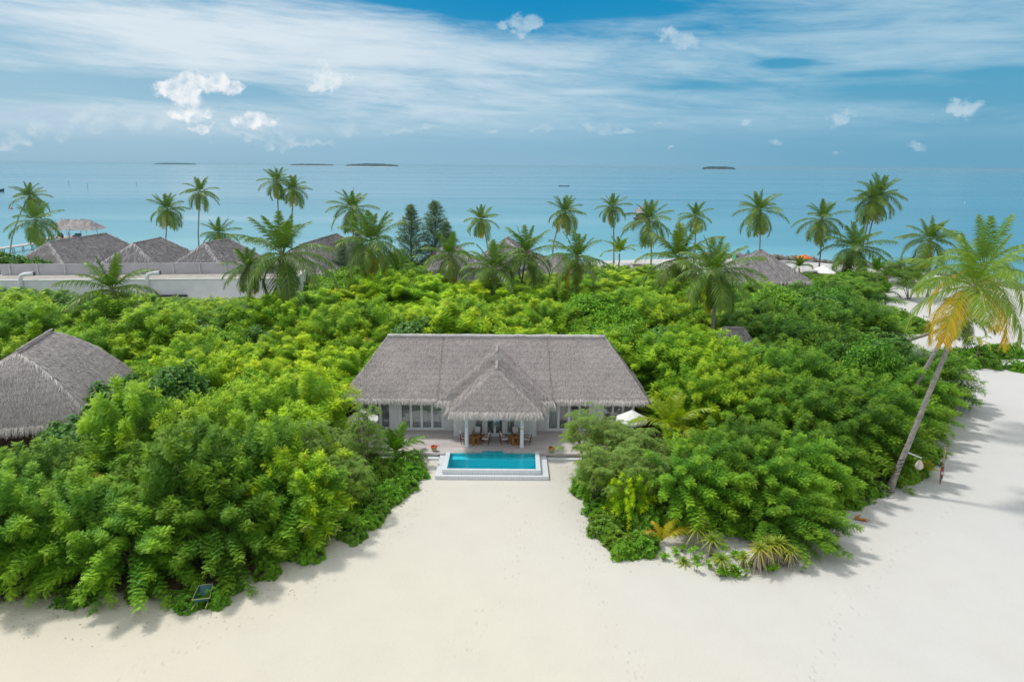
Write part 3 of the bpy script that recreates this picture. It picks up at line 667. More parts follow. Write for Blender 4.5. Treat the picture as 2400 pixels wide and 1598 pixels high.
# the gable bay roof and the lower porch roof in front of it
def front_hip(apx, apy, apz, ex, ey, ez, backy):
    A = np.array([apx,apy,apz]); Bk = np.array([apx,backy,apz]); l = np.array([apx-ex,ey,ez]); r = np.array([apx+ex,ey,ez])
    sl = (apz-ez)
    lb = np.array([apx-ex,backy,ez]); rb = np.array([apx+ex,backy,ez])
    return [[l, r, A], [r, rb, Bk, A], [lb, l, A, Bk]], A, Bk, l, r
for nm, args, dens in (('bay_roof', (CX+.03,54.30,7.08,4.72,52.15,3.46,56.6), 300), ('porch_roof', (CX+.05,51.65,6.40,3.62,49.45,3.50,54.0), 320)):
    fs, A, Bk, l, r = front_hip(*args); a = Acc()
    roof_shell(a, fs)
    for f in fs: strands(a, f, dens, .21, .024)
    fringe(a, l, r, (0,-1), .44, .40, 64, .028)
    ln = 1.6 if nm == 'bay_roof' else 2.6
    fringe(a, r, r+np.array([0,ln,0]), (1,0), .42, .40, 50, .028); fringe(a, l+np.array([0,ln,0]), l, (-1,0), .42, .40, 50, .028)
    ridge_strands(a, A, l, [downdir(fs[0]), downdir(fs[2])], 60, .36, .035, .10); ridge_strands(a, A, r, [downdir(fs[0]), downdir(fs[1])], 60, .36, .035, .10)
    ro = at_villa(a, nm, M['thatch'])
    c = Acc(); t = np.linspace(-.05,1,8)[:,None]; c.tube(A+(Bk-A)*t+np.array([0,0,.0]), .12, 9)
    g = A+np.array([0,-.12,.12])
    c.face([g+np.array([-.5,-.32,-.72]), g+np.array([.5,-.32,-.72]), g+np.array([0,.12,.08])]); c.obj('ridge_cap', M['reedcap'], ro, smooth=False)
# walls with real openings
def wall_x(acc, x0, x1, y0, y1, z0, z1, ops):
    ops = sorted(ops); x = x0
    for (a, b, za, zb) in ops:
        if a > x: acc.box(x, a, y0, y1, z0, z1)
        if za > z0: acc.box(a, b, y0, y1, z0, za)
        if zb < z1: acc.box(a, b, y0, y1, zb, z1)
        x = b
    if x < x1: acc.box(x, x1, y0, y1, z0, z1)
a = Acc(); YW = 53.63; ZT = 3.6
wins = [(-9.25,-5.75), (3.05,6.55), (7.6,10.1), (-12.6,-10.1)]
wall_x(a, -12.75, 10.25, YW, YW+.18, DK, ZT, [(x0, x1, DK+.12, 2.85) for x0, x1 in wins])
a.box(-12.75,-12.57,YW+.181,60.4,DK,ZT); a.box(10.07,10.25,YW+.181,60.4,DK,ZT); a.box(-12.56,10.06,60.22,60.4,DK,ZT)
YB = 52.4; bx0, bx1 = -4.74, 2.04
dx0, dx1 = -3.02, .30
wall_x(a, bx0, bx1, YB, YB+.16, DK, ZT, [(dx0, dx1, DK+.01, 2.85)])
a.box(bx0, bx0+.16, YB+.161, YW-.002, DK, ZT); a.box(bx1-.16, bx1, YB+.161, YW-.002, DK, ZT)
at_villa(a, 'wall', M['clap'])
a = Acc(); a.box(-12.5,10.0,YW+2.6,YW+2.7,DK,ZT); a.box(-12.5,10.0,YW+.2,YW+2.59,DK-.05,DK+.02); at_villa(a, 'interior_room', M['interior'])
def window_set(x0, x1, y, n, z0=DK+.12, z1=2.85, name='window', curtain=True, drawn=None):
    fr = Acc(); w = .10; yy = y-.05
    fr.box(x0-.12,x0,yy,y+.10,z0-.10,z1+.12); fr.box(x1,x1+.12,yy,y+.10,z0-.10,z1+.12); fr.box(x0,x1,yy,y+.10,z1,z1+.12); fr.box(x0,x1,yy,y+.10,z0-.10,z0)
    step = (x1-x0)/n
    for i in range(n):
        a, b = x0+i*step, x0+(i+1)*step; o = .012*(i % 2)
        for (p, q_) in ((a+.001, a+w), (b-w, b-.001)): fr.box(p,q_,yy+.02+o,y+.06+o,z0+.001,z1-.001)
        fr.box(a+w,b-w,yy+.02+o,y+.06+o,z0+.001,z0+.14); fr.box(a+w,b-w,yy+.02+o,y+.06+o,z1-.12,z1-.001)
    f = at_villa(fr, name, M['white'])
    for i in range(n):
        a, b = x0+i*step+w, x0+(i+1)*step-w
        g = Acc(); g.box(a,b,y+.015,y+.022,z0+.14,z1-.12); g.obj('pane', M['glass'], f)
        if curtain and (drawn is None or drawn[i]):
            c = Acc(); k = 40; xs = np.linspace(a-.06,b+.06,k); ph = random.random()*6
            ys_ = y+.16+.035*np.sin(xs*26+ph)+.015*np.sin(xs*57)
            b0 = c.verts(np.stack([xs,ys_,np.full(k,z0+.05)],1)); b1 = c.verts(np.stack([xs,ys_,np.full(k,z1-.05)],1)); j = np.arange(k-1)
            c.quads(np.stack([b0+j,b0+j+1,b1+j+1,b1+j],1)); c.obj('curtain', M['curtain'], f, smooth=True)
    return f
window_set(*wins[0], YW, 4); window_set(*wins[1], YW, 4, drawn=[1,0,0,1]); window_set(*wins[2], YW, 3); window_set(*wins[3], YW, 3)
window_set(dx0, dx0+.72, YB, 1, DK+.25); window_set(dx1-.72, dx1, YB, 1, DK+.25)
dr = window_set(dx0+.96, dx1-.96, YB, 2, DK+.14, name='door', curtain=False)
h = Acc(); h.box(-1.42,-1.39,YB-.10,YB-.05,1.4,1.65); h.box(-1.32,-1.29,YB-.10,YB-.05,1.4,1.65); h.obj('handle', M['darkmetal'], dr)
for x in (-3.52, .83):
    c = Acc(); c.lathe([(0,DK),(.19,DK),(.19,DK+.12),(.155,DK+.14),(.145,2.2),(.14,3.9),(0,3.9)], (x,50.15,0), 20)
    col = at_villa(c, 'column', M['white'], smooth=True)
    if x > 0:
        s = Acc(); s.box(x-.11,x+.11,49.965,49.985,2.02,2.12); s.obj('name_plate', M['yellow'], col); s = Acc(); s.box(x-.03,x+.03,49.975,49.99,2.28,2.36); s.obj('hook', M['steel'], col)
    else:
        s = Acc(); s.box(x-.04,x+.04,49.975,49.99,2.15,2.4); s.obj('hook', M['steel'], col)

# deck, kerb and pool
a = Acc()
nx0, nx1 = -2.25, -.62
a.box(-13.2, nx0, 48.95, 53.6, DK-.16, DK); a.box(nx1, 10.9, 48.95, 53.6, DK-.16, DK); a.box(nx0, nx1, 49.35, 53.6, DK-.16, DK)
deck = tag(a.obj('timber_deck', M['deck']), 'weathered grey plank deck in front of the villa', 'deck')
for x0, x1 in ((-13.2,-5.7),(2.9,10.9)): a = Acc(); a.box(x0,x1,49.08,49.2,.0,DK-.161); a.obj('fascia', M['deck'], deck)
a = Acc(); a.box(-13.1,-5.55,48.62,49.06,-.1,.16); tag(a.obj('sand_kerb', M['white']), 'low white kerb under the deck beside the broadleaf shrubs and pool', 'kerb', 'white kerbs under the deck')
a = Acc(); a.box(2.78,10.8,48.62,49.06,-.1,.16); tag(a.obj('sand_kerb', M['white']), 'low white kerb under the deck beside the pale open bushes', 'kerb', 'white kerbs under the deck')
pool = tag(empty('plunge_pool', (CX-.15,47,0)), 'rectangular turquoise plunge pool in a white tiled plinth', 'pool')
def at_pool(acc, name, m, smooth=False):
    o = acc.obj(name, m, pool, smooth=smooth); o.location = (-(CX-.15), -47, 0); return o
px0, px1 = -5.5, 2.72; ox0, ox1 = -5.0, 2.15; oy0, oy1 = 45.62, 48.72; ix0, ix1 = -4.68, 1.84; iy0 = 45.86
a = Acc(); a.box(px0,px1,45.3,45.60,-.2,.28); a.box(px0,ox0-.002,45.602,48.94,-.2,.28); a.box(ox1+.002,px1,45.602,48.94,-.2,.28); at_pool(a, 'plinth', M['tile'])
a = Acc(); a.box(ox0,ox1,oy0,iy0,-.2,.62); a.box(ox0,ix0,iy0+.001,48.93,-.2,.62); a.box(ix1,ox1,iy0+.001,48.93,-.2,.62)
at_pool(a, 'coping', M['tile'])
a = Acc(); fz = -.55
a.box(ix0,ix1,iy0,48.93,fz-.1,fz); a.box(ix0+.001,ix1-.001,iy0-.02,iy0-.003+.02,fz,.50); a.box(ix0-.01,ix0+.02,iy0+.03,48.9,fz,.50); a.box(ix1-.02,ix1+.01,iy0+.03,48.9,fz,.50)
a.box(ix0+.03,nx0,48.85,48.93,fz,.44); a.box(nx1,ix1-.03,48.85,48.93,fz,.44); a.box(nx0,nx1,48.851,49.33,fz,.40)
a.box(nx0-.02,nx0,48.94,49.34,.0,.47); a.box(nx1,nx1+.02,48.94,49.34,.0,.47); a.box(nx0,nx1,49.335,49.348,.0,.46)
a.box(ix0+.03,ix1-.03,48.2,48.849,fz,.26)
at_pool(a, 'basin', M['basin'])
a = Acc(); a.face([(ix0,iy0,.52),(ix1,iy0,.52),(ix1,48.94,.52),(ix0,48.94,.52)]); a.face([(nx0,48.94,.52),(nx1,48.94,.52),(nx1,49.335,.52),(nx0,49.335,.52)]); at_pool(a, 'water', M['pool'])
for sx_ in (-1,1):
    a = Acc(); x = CX-.16+sx_*1.15
    a.tube([(x+sx_*.0,48.98,DK),(x,48.98,DK+.10),(x+sx_*.16,49.05,DK+.15),(x+sx_*.34,49.12,DK+.13),(x+sx_*.34,49.12,DK)], .02, 6); at_pool(a, 'grab_rail', M['steel'], True)

# furniture under the porch
def make_table():
    t = empty('patio_table', (0,0,0)); a = Acc(); a.lathe([(0,.68),(.46,.68),(.47,.70),(.47,.725),(.46,.735),(0,.735)], sides=26); a.obj('tabletop', M['teak'], t, smooth=False)
    for k in range(4):
        a = Acc(); an = R(45+90*k); a.box(-.05,.05,-.11,.11,0,.679,rz=an,c=(.30*cos(an),.30*sin(an),0)); a.obj('leg', M['teak'], t)
    return t
tb = make_table()
tables = []
for i, (x, y, lab) in enumerate(((-2.88,50.75,'round teak table beside the porch column without a name plate'), (.28,50.75,'round teak table beside the porch column with the name plate'))):
    o = tb if i == 0 else copy_tree(tb); o.location = (x,y,DK); o.rotation_euler.z = R(20); tag(o, lab, 'table', 'porch tables'); tables.append(o)
    b = Acc(); b.lathe([(0,0),(.05,0),(.10,.05),(.105,.055),(.085,.05),(0,.02)], sides=16); tag(b.obj('small_bowl', M['darkteak'], None, (x-.02,y+.02,DK+.737), smooth=True), 'small dark bowl on the table '+('without' if i == 0 else 'with')+' the name plate column', 'bowl', 'bowls on the porch tables')
def make_chair():
    t = empty('patio_armchair', (0,0,0))
    for sx_ in (-1,1):
        a = Acc(); a.beam((sx_*.29,-.27,0),(sx_*.29,-.27,.62),.05,.05); a.obj('leg', M['darkteak'], t)
        a = Acc(); a.beam((sx_*.29,.27,0),(sx_*.29,.36,.86),.05,.05); a.obj('leg', M['darkteak'], t)
        a = Acc(); a.beam((sx_*.29,-.31,.64),(sx_*.29,.34,.64),.07,.035); a.obj('armrest', M['teak'], t)
    a = Acc(); a.box(-.265,.265,-.27,.27,.36,.41); a.beam((-.27,.36,.84),(.27,.36,.84),.05,.09); a.beam((-.27,.31,.5),(.27,.31,.5),.04,.06); a.obj('frame', M['darkteak'], t)
    a = Acc(); a.box(-.255,.255,-.28,.24,.412,.50); a.obj('seat_cushion', M['cushion'], t)
    a = Acc(); a.beam((0,.25,.52),(0,.34,.98),.46,.11); a.obj('back_cushion', M['cushion'], t)
    return t
ch = make_chair()
spots = [(-2.05,50.95,-100,'armchair with white cushions between the first table and the double door'), (-2.80,51.75,-8,'armchair behind the table by the column without a name plate'), (-3.75,51.10,95,'armchair half hidden behind the column without a name plate'),
         (-.56,50.95,100,'armchair with white cushions between the double door and the second table'), (.36,51.75,8,'armchair behind the table by the column with the name plate'), (1.24,50.95,-97,'armchair half hidden behind the column with the name plate')]
for i, (x, y, a_, lab) in enumerate(spots):
    o = ch if i == 0 else copy_tree(ch); o.location = (x,y,DK); o.rotation_euler.z = R(a_); tag(o, lab, 'armchair', 'porch armchairs')
def make_pot():
    t = empty('foot_wash_pot', (0,0,0)); a = Acc(); a.lathe([(0,.0),(.14,.0),(.19,.14),(.225,.30),(.215,.30),(.17,.12),(0,.06)], sides=22); a.obj('body', M['claypot'], t, smooth=True)
    a = Acc(); a.lathe([(.226,.301),(.255,.33),(.26,.40),(.235,.40),(.215,.305)], sides=22); a.obj('rim', M['clay'], t, smooth=True)
    a = Acc(); a.lathe([(0,.30),(.214,.30)], sides=22); a.obj('water', M['clay'], t)
    return t
pt = make_pot()
for i, (x, y, lab, ld) in enumerate(((-6.0,49.36,'orange rimmed pot on the deck beside the small palm','dark dipper lying across the pot beside the small palm'), (3.15,49.3,'orange rimmed pot on the deck nearer the pale open bushes','dark dipper lying across the pot nearer the pale open bushes'))):
    o = pt if i == 0 else copy_tree(pt); o.location = (x,y,DK); tag(o, lab, 'pot', 'foot wash pots')
    d = Acc(); d.tube([(-.05,0,.415),(.2,.03,.42),(.42,.05,.43)], .018, 6); d.lathe([(0,.36),(.06,.38),(.07,.44)], (-.08,0,0), 10)
    tag(d.obj('dipper', M['darkteak'], None, (x,y,DK)), ld, 'dipper', 'dippers on the pots')
def make_parasol(rad, h, cloth='canvas', rise=.75):
    t = empty('parasol', (0,0,0)); a = Acc(); a.tube([(0,0,0),(0,0,h+rise-.02)], .035, 8); a.obj('pole', M['white'], t)
    a = Acc(); k = 8; th = np.linspace(0,2*pi,k*4,endpoint=False); rr = rad*(1-.05*np.abs(np.sin(th*k/2)))
    rings = []
    for f in (1.,.66,.33,.03):
        rings.append(np.stack([rr*f*np.cos(th), rr*f*np.sin(th), np.full(k*4,h+rise*(1-f)**1.0-.05*np.abs(np.sin(th*k/2))*f)],1))
    low = rings[0]+np.array([0,0,-.13]); vv = np.concatenate([low]+rings); b = a.verts(vv); n = k*4; j = np.arange(n); jn = (j+1) % n
    for r_ in range(4): a.quads(np.stack([b+r_*n+j,b+r_*n+jn,b+(r_+1)*n+jn,b+(r_+1)*n+j],1))
    a.obj('canopy', M[cloth], t, smooth=False)
    a = Acc(); a.lathe([(0,h+rise+.06),(.05,h+rise+.03),(.03,h+rise-.03)], sides=8); a.obj('finial', M['white'], t); return t
ps = make_parasol(1.28, 2.15)
for i, (x, y, z, lab) in enumerate(((9.55,51.0,DK,'open white parasol over the deck among the pale open bushes'), (-11.75,50.6,DK,'open white parasol half hidden by the airy tree beside the small palm'))):
    o = ps if i == 0 else copy_tree(ps); o.location = (x,y,z); o.rotation_euler.z = R(20*i+10); tag(o, lab, 'parasol', 'deck parasols')
def make_lounger():
    t = empty('sun_lounger', (0,0,0))
    a = Acc(); a.box(-.33,.33,-1.0,.95,.24,.30); a.obj('frame', M['teak'], t)
    for x in (-.28,.28):
        for y in (-.85,.8):
            a = Acc(); a.box(x-.03,x+.03,y-.03,y+.03,0,.239); a.obj('leg', M['teak'], t)
    a = Acc(); a.box(-.31,.31,-.98,.28,.301,.40); a.obj('mattress', M['cushion'], t)
    a = Acc(); a.beam((0,.30,.36),(0,.92,.78),.62,.10); a.obj('backrest', M['cushion'], t); return t
lg = make_lounger()
for i, (x, y, lab) in enumerate(((8.3,50.3,'white cushioned lounger nearer the villa door, under the parasol by the pale bushes'), (9.9,50.2,'white cushioned lounger at the deck end, under the parasol by the pale bushes'), (-10.9,50.1,'white cushioned lounger beside the airy tree, nearer the pool'), (-12.4,50.2,'white cushioned lounger at the deck end behind the airy tree'))):
    o = lg if i == 0 else copy_tree(lg); o.location = (x,y,DK); o.rotation_euler.z = R(4*(i-1)); tag(o, lab, 'lounger', 'deck loungers')

# ------------------------------------------------------------------ plants
GA = 2.399963
def frond(acc, base, az, e0, bend, L, pairs, tone=0.0, roll=0.0, wl=.24, lw=.075, hang=.45, m=0, rach=.045):
    K = 14; s = np.linspace(0,1,K); ang = e0-bend*s**1.35
    az_ = az+roll*s*s
    dirs = np.stack([np.cos(ang)*np.cos(az_), np.cos(ang)*np.sin(az_), np.sin(ang)],1)
    pos = np.asarray(base, float)+np.concatenate([[np.zeros(3)], np.cumsum((dirs[1:]+dirs[:-1])/2*(L/(K-1)), 0)])
    acc.tube(pos, np.linspace(rach, .008, K), 4, m, np.full(K, min(1.0, .55+tone*.6)), cap=False)
    t = np.repeat(np.linspace(.13,1,pairs), 2)+rng.normal(0,.006,pairs*2); t = np.clip(t,0,1); sg = np.tile([1.,-1.], pairs)
    p = np.stack([np.interp(t, s, pos[:,i]) for i in range(3)],1); d = nrm(np.stack([np.interp(t, s, dirs[:,i]) for i in range(3)],1))
    side = nrm(np.cross(d, np.array([0,0,1.])+1e-3)); up = np.cross(side, d)
    ll = L*wl*np.clip(np.sin(pi*(.10+.84*t)),.06,1)**.6*rng.uniform(.85,1.1,len(t))
    fw = .45+.9*t**2
    dd = side*sg[:,None]*1.0+d*fw[:,None]+up*rng.uniform(-.05,.35,len(t))[:,None]
    acc.blades(p, dd, up*.8+side*sg[:,None]*.4+rng.normal(0,.15,(len(t),3)), ll, lw, ll*hang*rng.uniform(.7,1.3,len(t)), (.7,1,.75,.1), np.clip(tone+rng.normal(0,.06,len(t))+.25*(t > .85),0,2), m)
def palm_crown(acc, n=24, L=4.6, pairs=36, young=84, old=-52, dead=2, wind=(0.10,0.0), lw=.085, hang=.5, wl=.235):
    for i in range(n):
        age = i/(n-1); az = i*GA+random.uniform(-.25,.25); e0 = R(young+(old-young)*age**1.05+random.uniform(-12,12)); bend = R(24+50*min(1,age*1.5)+random.uniform(-14,26))
        if i < 3: bend *= .45
        l = L*(.72+.33*min(1,age*2.2))*random.uniform(.9,1.08)*(1-.14*(age > .85))
        tone = (.05+.30*max(0,age-.45)+random.uniform(0,.12)) if i < n-dead else random.uniform(.9,1.9)
        b = np.array([.10*cos(az), .10*sin(az), -.35*age])
        frond(acc, b, az+wind[0]*sin(az), e0, bend, l, pairs, tone, random.uniform(-.25,.25), wl, lw, hang*(1-.3*(age < .2)))
PALM = [];
for k in range(5):
    a = Acc(); palm_crown(a, [26,23,28,24,27][k], 4.6, 54, dead=[2,1,3,2,1][k], lw=.07, hang=.62, wl=.25); me = a.mesh('crown', [M['palm']])
    c = Acc()
    for j in range([9,6,11,5,8][k]):
        an = random.uniform(0,2*pi); rr = random.uniform(.22,.34); c.lathe([(0,-.15),(.09,-.10),(.125,0),(.10,.10),(0,.15)], (rr*cos(an),rr*sin(an),-.35-random.uniform(0,.35)), 8)
    PALM.append((me, c.mesh('coconuts', [M['nut'], M['husk']], True)))
YPALM = []
for k in range(3):
    a = Acc()
    n = 11+k
    for i in range(n):
        age = i/(n-1); frond(a, (0,0,.3), i*GA, R(84-60*age+random.uniform(-6,6)), R(25+55*age), 3.1*(.7+.3*age)*random.uniform(.9,1.1), 32, .1+.4*(age > .7)*random.random(), random.uniform(-.2,.2), .27, .075, .35)
    YPALM.append(a.mesh('crown', [M['ypalm']]))

def plume(acc, base, d, L, rad, n, droop=.35, tip=.75):
    n = int(n*.52); t = (np.arange(n)+.5)/n; t = t+rng.normal(0,.012,n)
    d = nrm(d); z = np.array([0,0,1.]); c = base+d*(L*t)[:,None]-z*(droop*L*t**2.2)[:,None]
    tan = nrm(d[None]-z*(droop*2.2*np.clip(t,0,1)**1.2)[:,None])
    th = np.arange(n)*GA+random.random()*6
    a = nrm(np.cross(tan, np.array([.13,.21,.97]))); b = np.cross(tan, a)
    perp = a*np.cos(th)[:,None]+b*np.sin(th)[:,None]
    prof = np.clip(.62+.75*t-1.15*np.clip(t-.5,0,1),.45,1.02)
    ll = rad*prof*rng.uniform(.85,1.15,n)
    dl = perp+tan*(.25+.50*np.clip(t,0,1)**3)[:,None]+z*.10
    dl = nrm(dl); up = nrm(z+perp*.2+rng.normal(0,.25,(n,3))); sdv = nrm(np.cross(dl, up)); tn = np.clip((t-.58)/.4,0,1)*tip+rng.random(n)*.08+random.uniform(0,.28)+(.6 if random.random() < .06 else 0)
    m_ = 6; q = (np.arange(m_)+.65)/m_; q = np.repeat(q,2)[None,:,None]; sg = np.tile([1.,-1.], m_)[None,:,None]
    pp = c[:,None]+dl[:,None]*(ll[:,None,None]*q)-z*(.22*ll[:,None,None]*q*q)
    dd = sdv[:,None]*sg+dl[:,None]*.45-z*.25+rng.normal(0,.12,(n,2*m_,3))
    Ls = rad*.235*(1.1-.55*np.abs(q[...,0]-.4))*np.ones((n,1))
    acc.blades(pp.reshape(-1,3), dd.reshape(-1,3), np.repeat(up,2*m_,0), Ls.reshape(-1), rad*.088, 0, (1,.5), np.repeat(tn,2*m_))
def feathery(h=5.0, r=2.6, nout=88, nin=20, L=1.95, rad=.47, n=125, wind=(0.,0.,0.), low=-.62, droop=.38, pods=0, core=.74):
    c = Acc(); tr = Acc(); wind = np.array(wind); cen = np.array([0,0,h*.50]); ax = np.array([r*core, r*core, (h*.50-.40)*core/.74])
    bases = []
    for i in range(nout):
        zz = 1-(1-low)*(i+.5)/nout; ph = i*GA+random.uniform(-.3,.3); q = math.sqrt(max(0,1-zz*zz)); rd = np.array([q*cos(ph), q*sin(ph), zz])
        k = random.uniform(.42,.92)*(1+.18*sin(ph*3+h)+.12*sin(ph*2+zz*5)); b = cen+rd*ax*k
        d = rd*np.array([1.,1.,.75])+np.array([0,0,.30*max(zz,0)+.12])+wind+rng.normal(0,.22,3)
        s = random.uniform(.72,1.18); plume(c, b, d, L*s, rad*random.uniform(.8,1.15), int(n*s), droop*random.uniform(.5,1.3)*(1.2-.5*max(zz,0)), random.uniform(.35,.95)); bases.append(b)
    for i in range(pods):
        b = bases[int(random.random()*len(bases)*.7)]*1.0; b = cen+(b-cen)*1.35; k = 12
        c.blades(b+rng.normal(0,.16,(k,3)), np.array([0,0,-1.])+rng.normal(0,.25,(k,3)), rng.normal(0,1,(k,3)), rng.uniform(.16,.28,k), .035, 0, (.6,1,.5), 2.0)
    for i in range(4):
        b = bases[int((i*2+.5)/9*len(bases)*.8)]; e = cen+(b-cen)*random.uniform(1.7,2.2)+np.array([0,0,.3]); tr.tube(np.array([b-(b-cen)*.02,(b+e)/2+rng.normal(0,.08,3),e]), [.018,.012,.005], 4, cap=False)
    for i in range(nin):
        rd = nrm(rng.normal(0,1,3)); b = cen+rd*ax*random.uniform(.1,.45); plume(c, b, rd+np.array([0,0,.4]), L*.9, rad, int(n*.6), droop, .1)
    for j in range(9):
        b = bases[int((j+.5)/9*len(bases)*.8)]; st = np.array([random.uniform(-.3,.3), random.uniform(-.3,.3), 0]); t = np.linspace(0,1,6)[:,None]
        pth = st+(b-st)*t+np.array([0,0,.5])*(t*(1-t)*2); pth[1:-1] += rng.normal(0,.06,(4,3)); tr.tube(pth, np.linspace(.075,.02,6), 5, cap=False)
    return c.mesh('crown', [M['plume']]), tr.mesh('trunk', [M['bark']], True)
FEATH = [feathery(5.0,2.6), feathery(4.6,2.8,96,20,1.8,.43,pods=7), feathery(5.4,2.4,80,18,2.15,.52,140), feathery(4.4,2.6,92,18,1.7,.43,118,low=-.8,pods=4)]
WINDY = [feathery(5.0,2.6,92,20,2.05,.44,130,wind=(.75,-.12,.05),droop=.30), feathery(4.7,2.8,98,20,1.95,.43,130,wind=(.65,-.25,-.05),droop=.34,pods=4), feathery(5.3,2.5,86,20,2.15,.46,135,wind=(.85,-.05,.08),droop=.28)]

SPRAY = [feathery(5.0,2.6,58,14,2.75,.46,205,low=-.7,droop=.30,core=.58), feathery(4.7,2.7,64,14,2.55,.44,190,low=-.75,droop=.34,core=.58,pods=3)]
WSPRAY = [feathery(5.0,2.6,60,14,2.7,.43,200,wind=(.62,-.18,.02),droop=.30,core=.58), feathery(4.7,2.8,64,14,2.5,.42,190,wind=(.55,-.3,-.03),droop=.32,core=.58)]
def broadleaf(h=4.6, r=2.4, clumps=90, per=62, size=.20, rcl=.46, mat='broad', low=-.55):
    c = Acc(); tr = Acc(); cen = np.array([0,0,h*.52]); ax = np.array([r*.85, r*.85, h*.46])
    for i in range(clumps):
        zz = 1-(1-low)*(i+.5)/clumps; ph = i*GA+random.uniform(-.4,.4); q = math.sqrt(max(0,1-zz*zz)); rd = np.array([q*cos(ph), q*sin(ph), zz])
        k = random.uniform(.72,1.02)*(1+.15*sin(ph*3+h*2)); b = cen+rd*ax*k
        o = nrm(rng.normal(0,1,(per,3)))*(rcl*rng.random(per)**.45)[:,None]; p = b+o
        nn = nrm(o/rcl*.6+rd*.5+np.array([0,0,.55])+rng.normal(0,.35,(per,3))); d = nrm(np.cross(nn, rng.normal(0,1,(per,3))))-np.array([0,0,.25])
        sz = size*rng.uniform(.7,1.25,per); c.blades(p-d*(sz*.5)[:,None], d, nn, sz, sz*.95, sz*.12, (.45,1,.9,.2), (rng.random(per) < .10)*.8+rng.random(per)*.12)
        if i % 2 == 0:
            p2 = cen+rd*ax*k*random.uniform(.35,.7)+nrm(rng.normal(0,1,(30,3)))*(.55*rng.random(30)**.45)[:,None]; d2 = rng.normal(0,1,(30,3)); c.blades(p2, d2, np.array([0,0,1.])+rng.normal(0,.5,(30,3)), size*1.2, size*1.1, 0, (.45,1,.9,.2), rng.random(30)*.1)
        if i % 11 == 0:
            t = np.linspace(0,1,6)[:,None]; tr.tube(np.array([random.uniform(-.2,.2),random.uniform(-.2,.2),0])*(1-t)+b*t+np.array([0,0,.3])*(t*(1-t)), np.linspace(.09,.02,6), 5, cap=False)
    return c.mesh('crown', [M[mat]]), tr.mesh('trunk', [M['bark']], True)
BROAD = [broadleaf(), broadleaf(4.2,2.6,100,60,.18), broadleaf(5.0,2.2,85,64,.21)]

SMALL = [broadleaf(5.0,2.4,120,95,.12,.50,'plume'), broadleaf(4.5,2.6,130,90,.11,.46,'plume')]
def scaevola(r=1.0, h=.95, n=150, leaf=.19):
    c = Acc(); st = Acc()
    for i in range(n):
        zz = 1-1.12*(i+.5)/n; ph = i*GA+random.uniform(-.4,.4); q = math.sqrt(max(0,1-zz*zz)); rd = np.array([q*cos(ph), q*sin(ph), max(zz,-.1)])
        k = random.uniform(.72,1.05)*(1+.16*sin(ph*3+r*9)+.1*sin(ph*5)); b = np.array([rd[0]*r*k, rd[1]*r*k, max(.08,rd[2]*h*k)])
        ax = nrm(rd+np.array([0,0,.65])+rng.normal(0,.2,3)); m_ = 12
        e = nrm(np.cross(ax, [.3,.8,.5])); f = np.cross(ax, e); th = np.arange(m_)*GA
        per = e*np.cos(th)[:,None]+f*np.sin(th)[:,None]; up = np.linspace(.9,.1,m_)[:,None]
        c.blades(np.repeat(b[None],m_,0), per*(1-.55*up)+ax*up*.9, ax+per*-.3, leaf*rng.uniform(.75,1.2,m_), leaf*.42, leaf*.15, (.28,.75,1,.55), np.linspace(.55,0,m_)*random.uniform(.3,1)+rng.random(m_)*.1)
        if i % 12 == 0: st.tube(np.array([[b[0]*.1,b[1]*.1,0],[b[0]*.5,b[1]*.5,b[2]*.6],b]), [.03,.02,.012], 4, cap=False)
    return c.mesh('foliage', [M['scaev']]), st.mesh('stem', [M['bark']], True)
SCAE = [scaevola(), scaevola(1.1,.85,165), scaevola(.9,1.1,140,.21)]

def opentree(h=4.6, r=2.2, n=170, leaf=.40):
    c = Acc(); st = Acc(); stems = []
    for s in range(7):
        az = s*GA; top = np.array([r*.7*cos(az)*random.uniform(.4,1), r*.7*sin(az)*random.uniform(.4,1), h*random.uniform(.62,.9)]); t = np.linspace(0,1,7)[:,None]
        pth = np.array([.15*cos(az),.15*sin(az),0])*(1-t)+top*t+np.array([0,0,.7])*(t*(1-t)); st.tube(pth, np.linspace(.055,.018,7), 5, cap=False); stems.append(pth)
    for i in range(n):
        zz = 1-1.35*(i+.5)/n; ph = i*GA+random.uniform(-.5,.5); q = math.sqrt(max(0,1-zz*zz)); k = random.uniform(.55,1.05)*(1+.18*sin(ph*3+2))
        b = np.array([q*cos(ph)*r*k, q*sin(ph)*r*k, h*.55+zz*h*.45*k])
        if i % 3 == 0:
            s = stems[i % 7]; s0 = s[random.randint(3,6)]; st.tube(np.array([s0,(s0+b)/2+np.array([0,0,.2]),b]), [.016,.012,.006], 4, cap=False)
        m_ = 9; az = rng.random(m_)*2*pi; L = leaf*rng.uniform(.7,1.25,m_)
        # each leaf: a drooping pinnate spray drawn with a mid blade and side leaflets
        for j in range(m_):
            d = np.array([cos(az[j]), sin(az[j]), random.uniform(-.1,.55)]); d = nrm(d); sdv = nrm(np.cross(d,[0,0,1.])); kk = 5; tt = np.linspace(.25,1,kk); tt2 = np.repeat(tt,2); sg = np.tile([1,-1.],kk)
            pp = b+d*(L[j]*tt2)[:,None]-np.array([0,0,1.])*(L[j]*.55*tt2**2)[:,None]
            c.blades(pp, sdv*sg[:,None]+d*.6-np.array([0,0,.35]), np.array([0,0,1.])+rng.normal(0,.2,(kk*2,3)), .15, .036, .03, (.6,1,.2), rng.random(kk*2)*.25+(1.8 if random.random() < .012 else 0))
    return c.mesh('crown', [M['open']]), st.mesh('trunk', [M['bark']], True)
OPEN = [opentree(), opentree(4.2,2.4,180), opentree(5.0,1.9,150)]

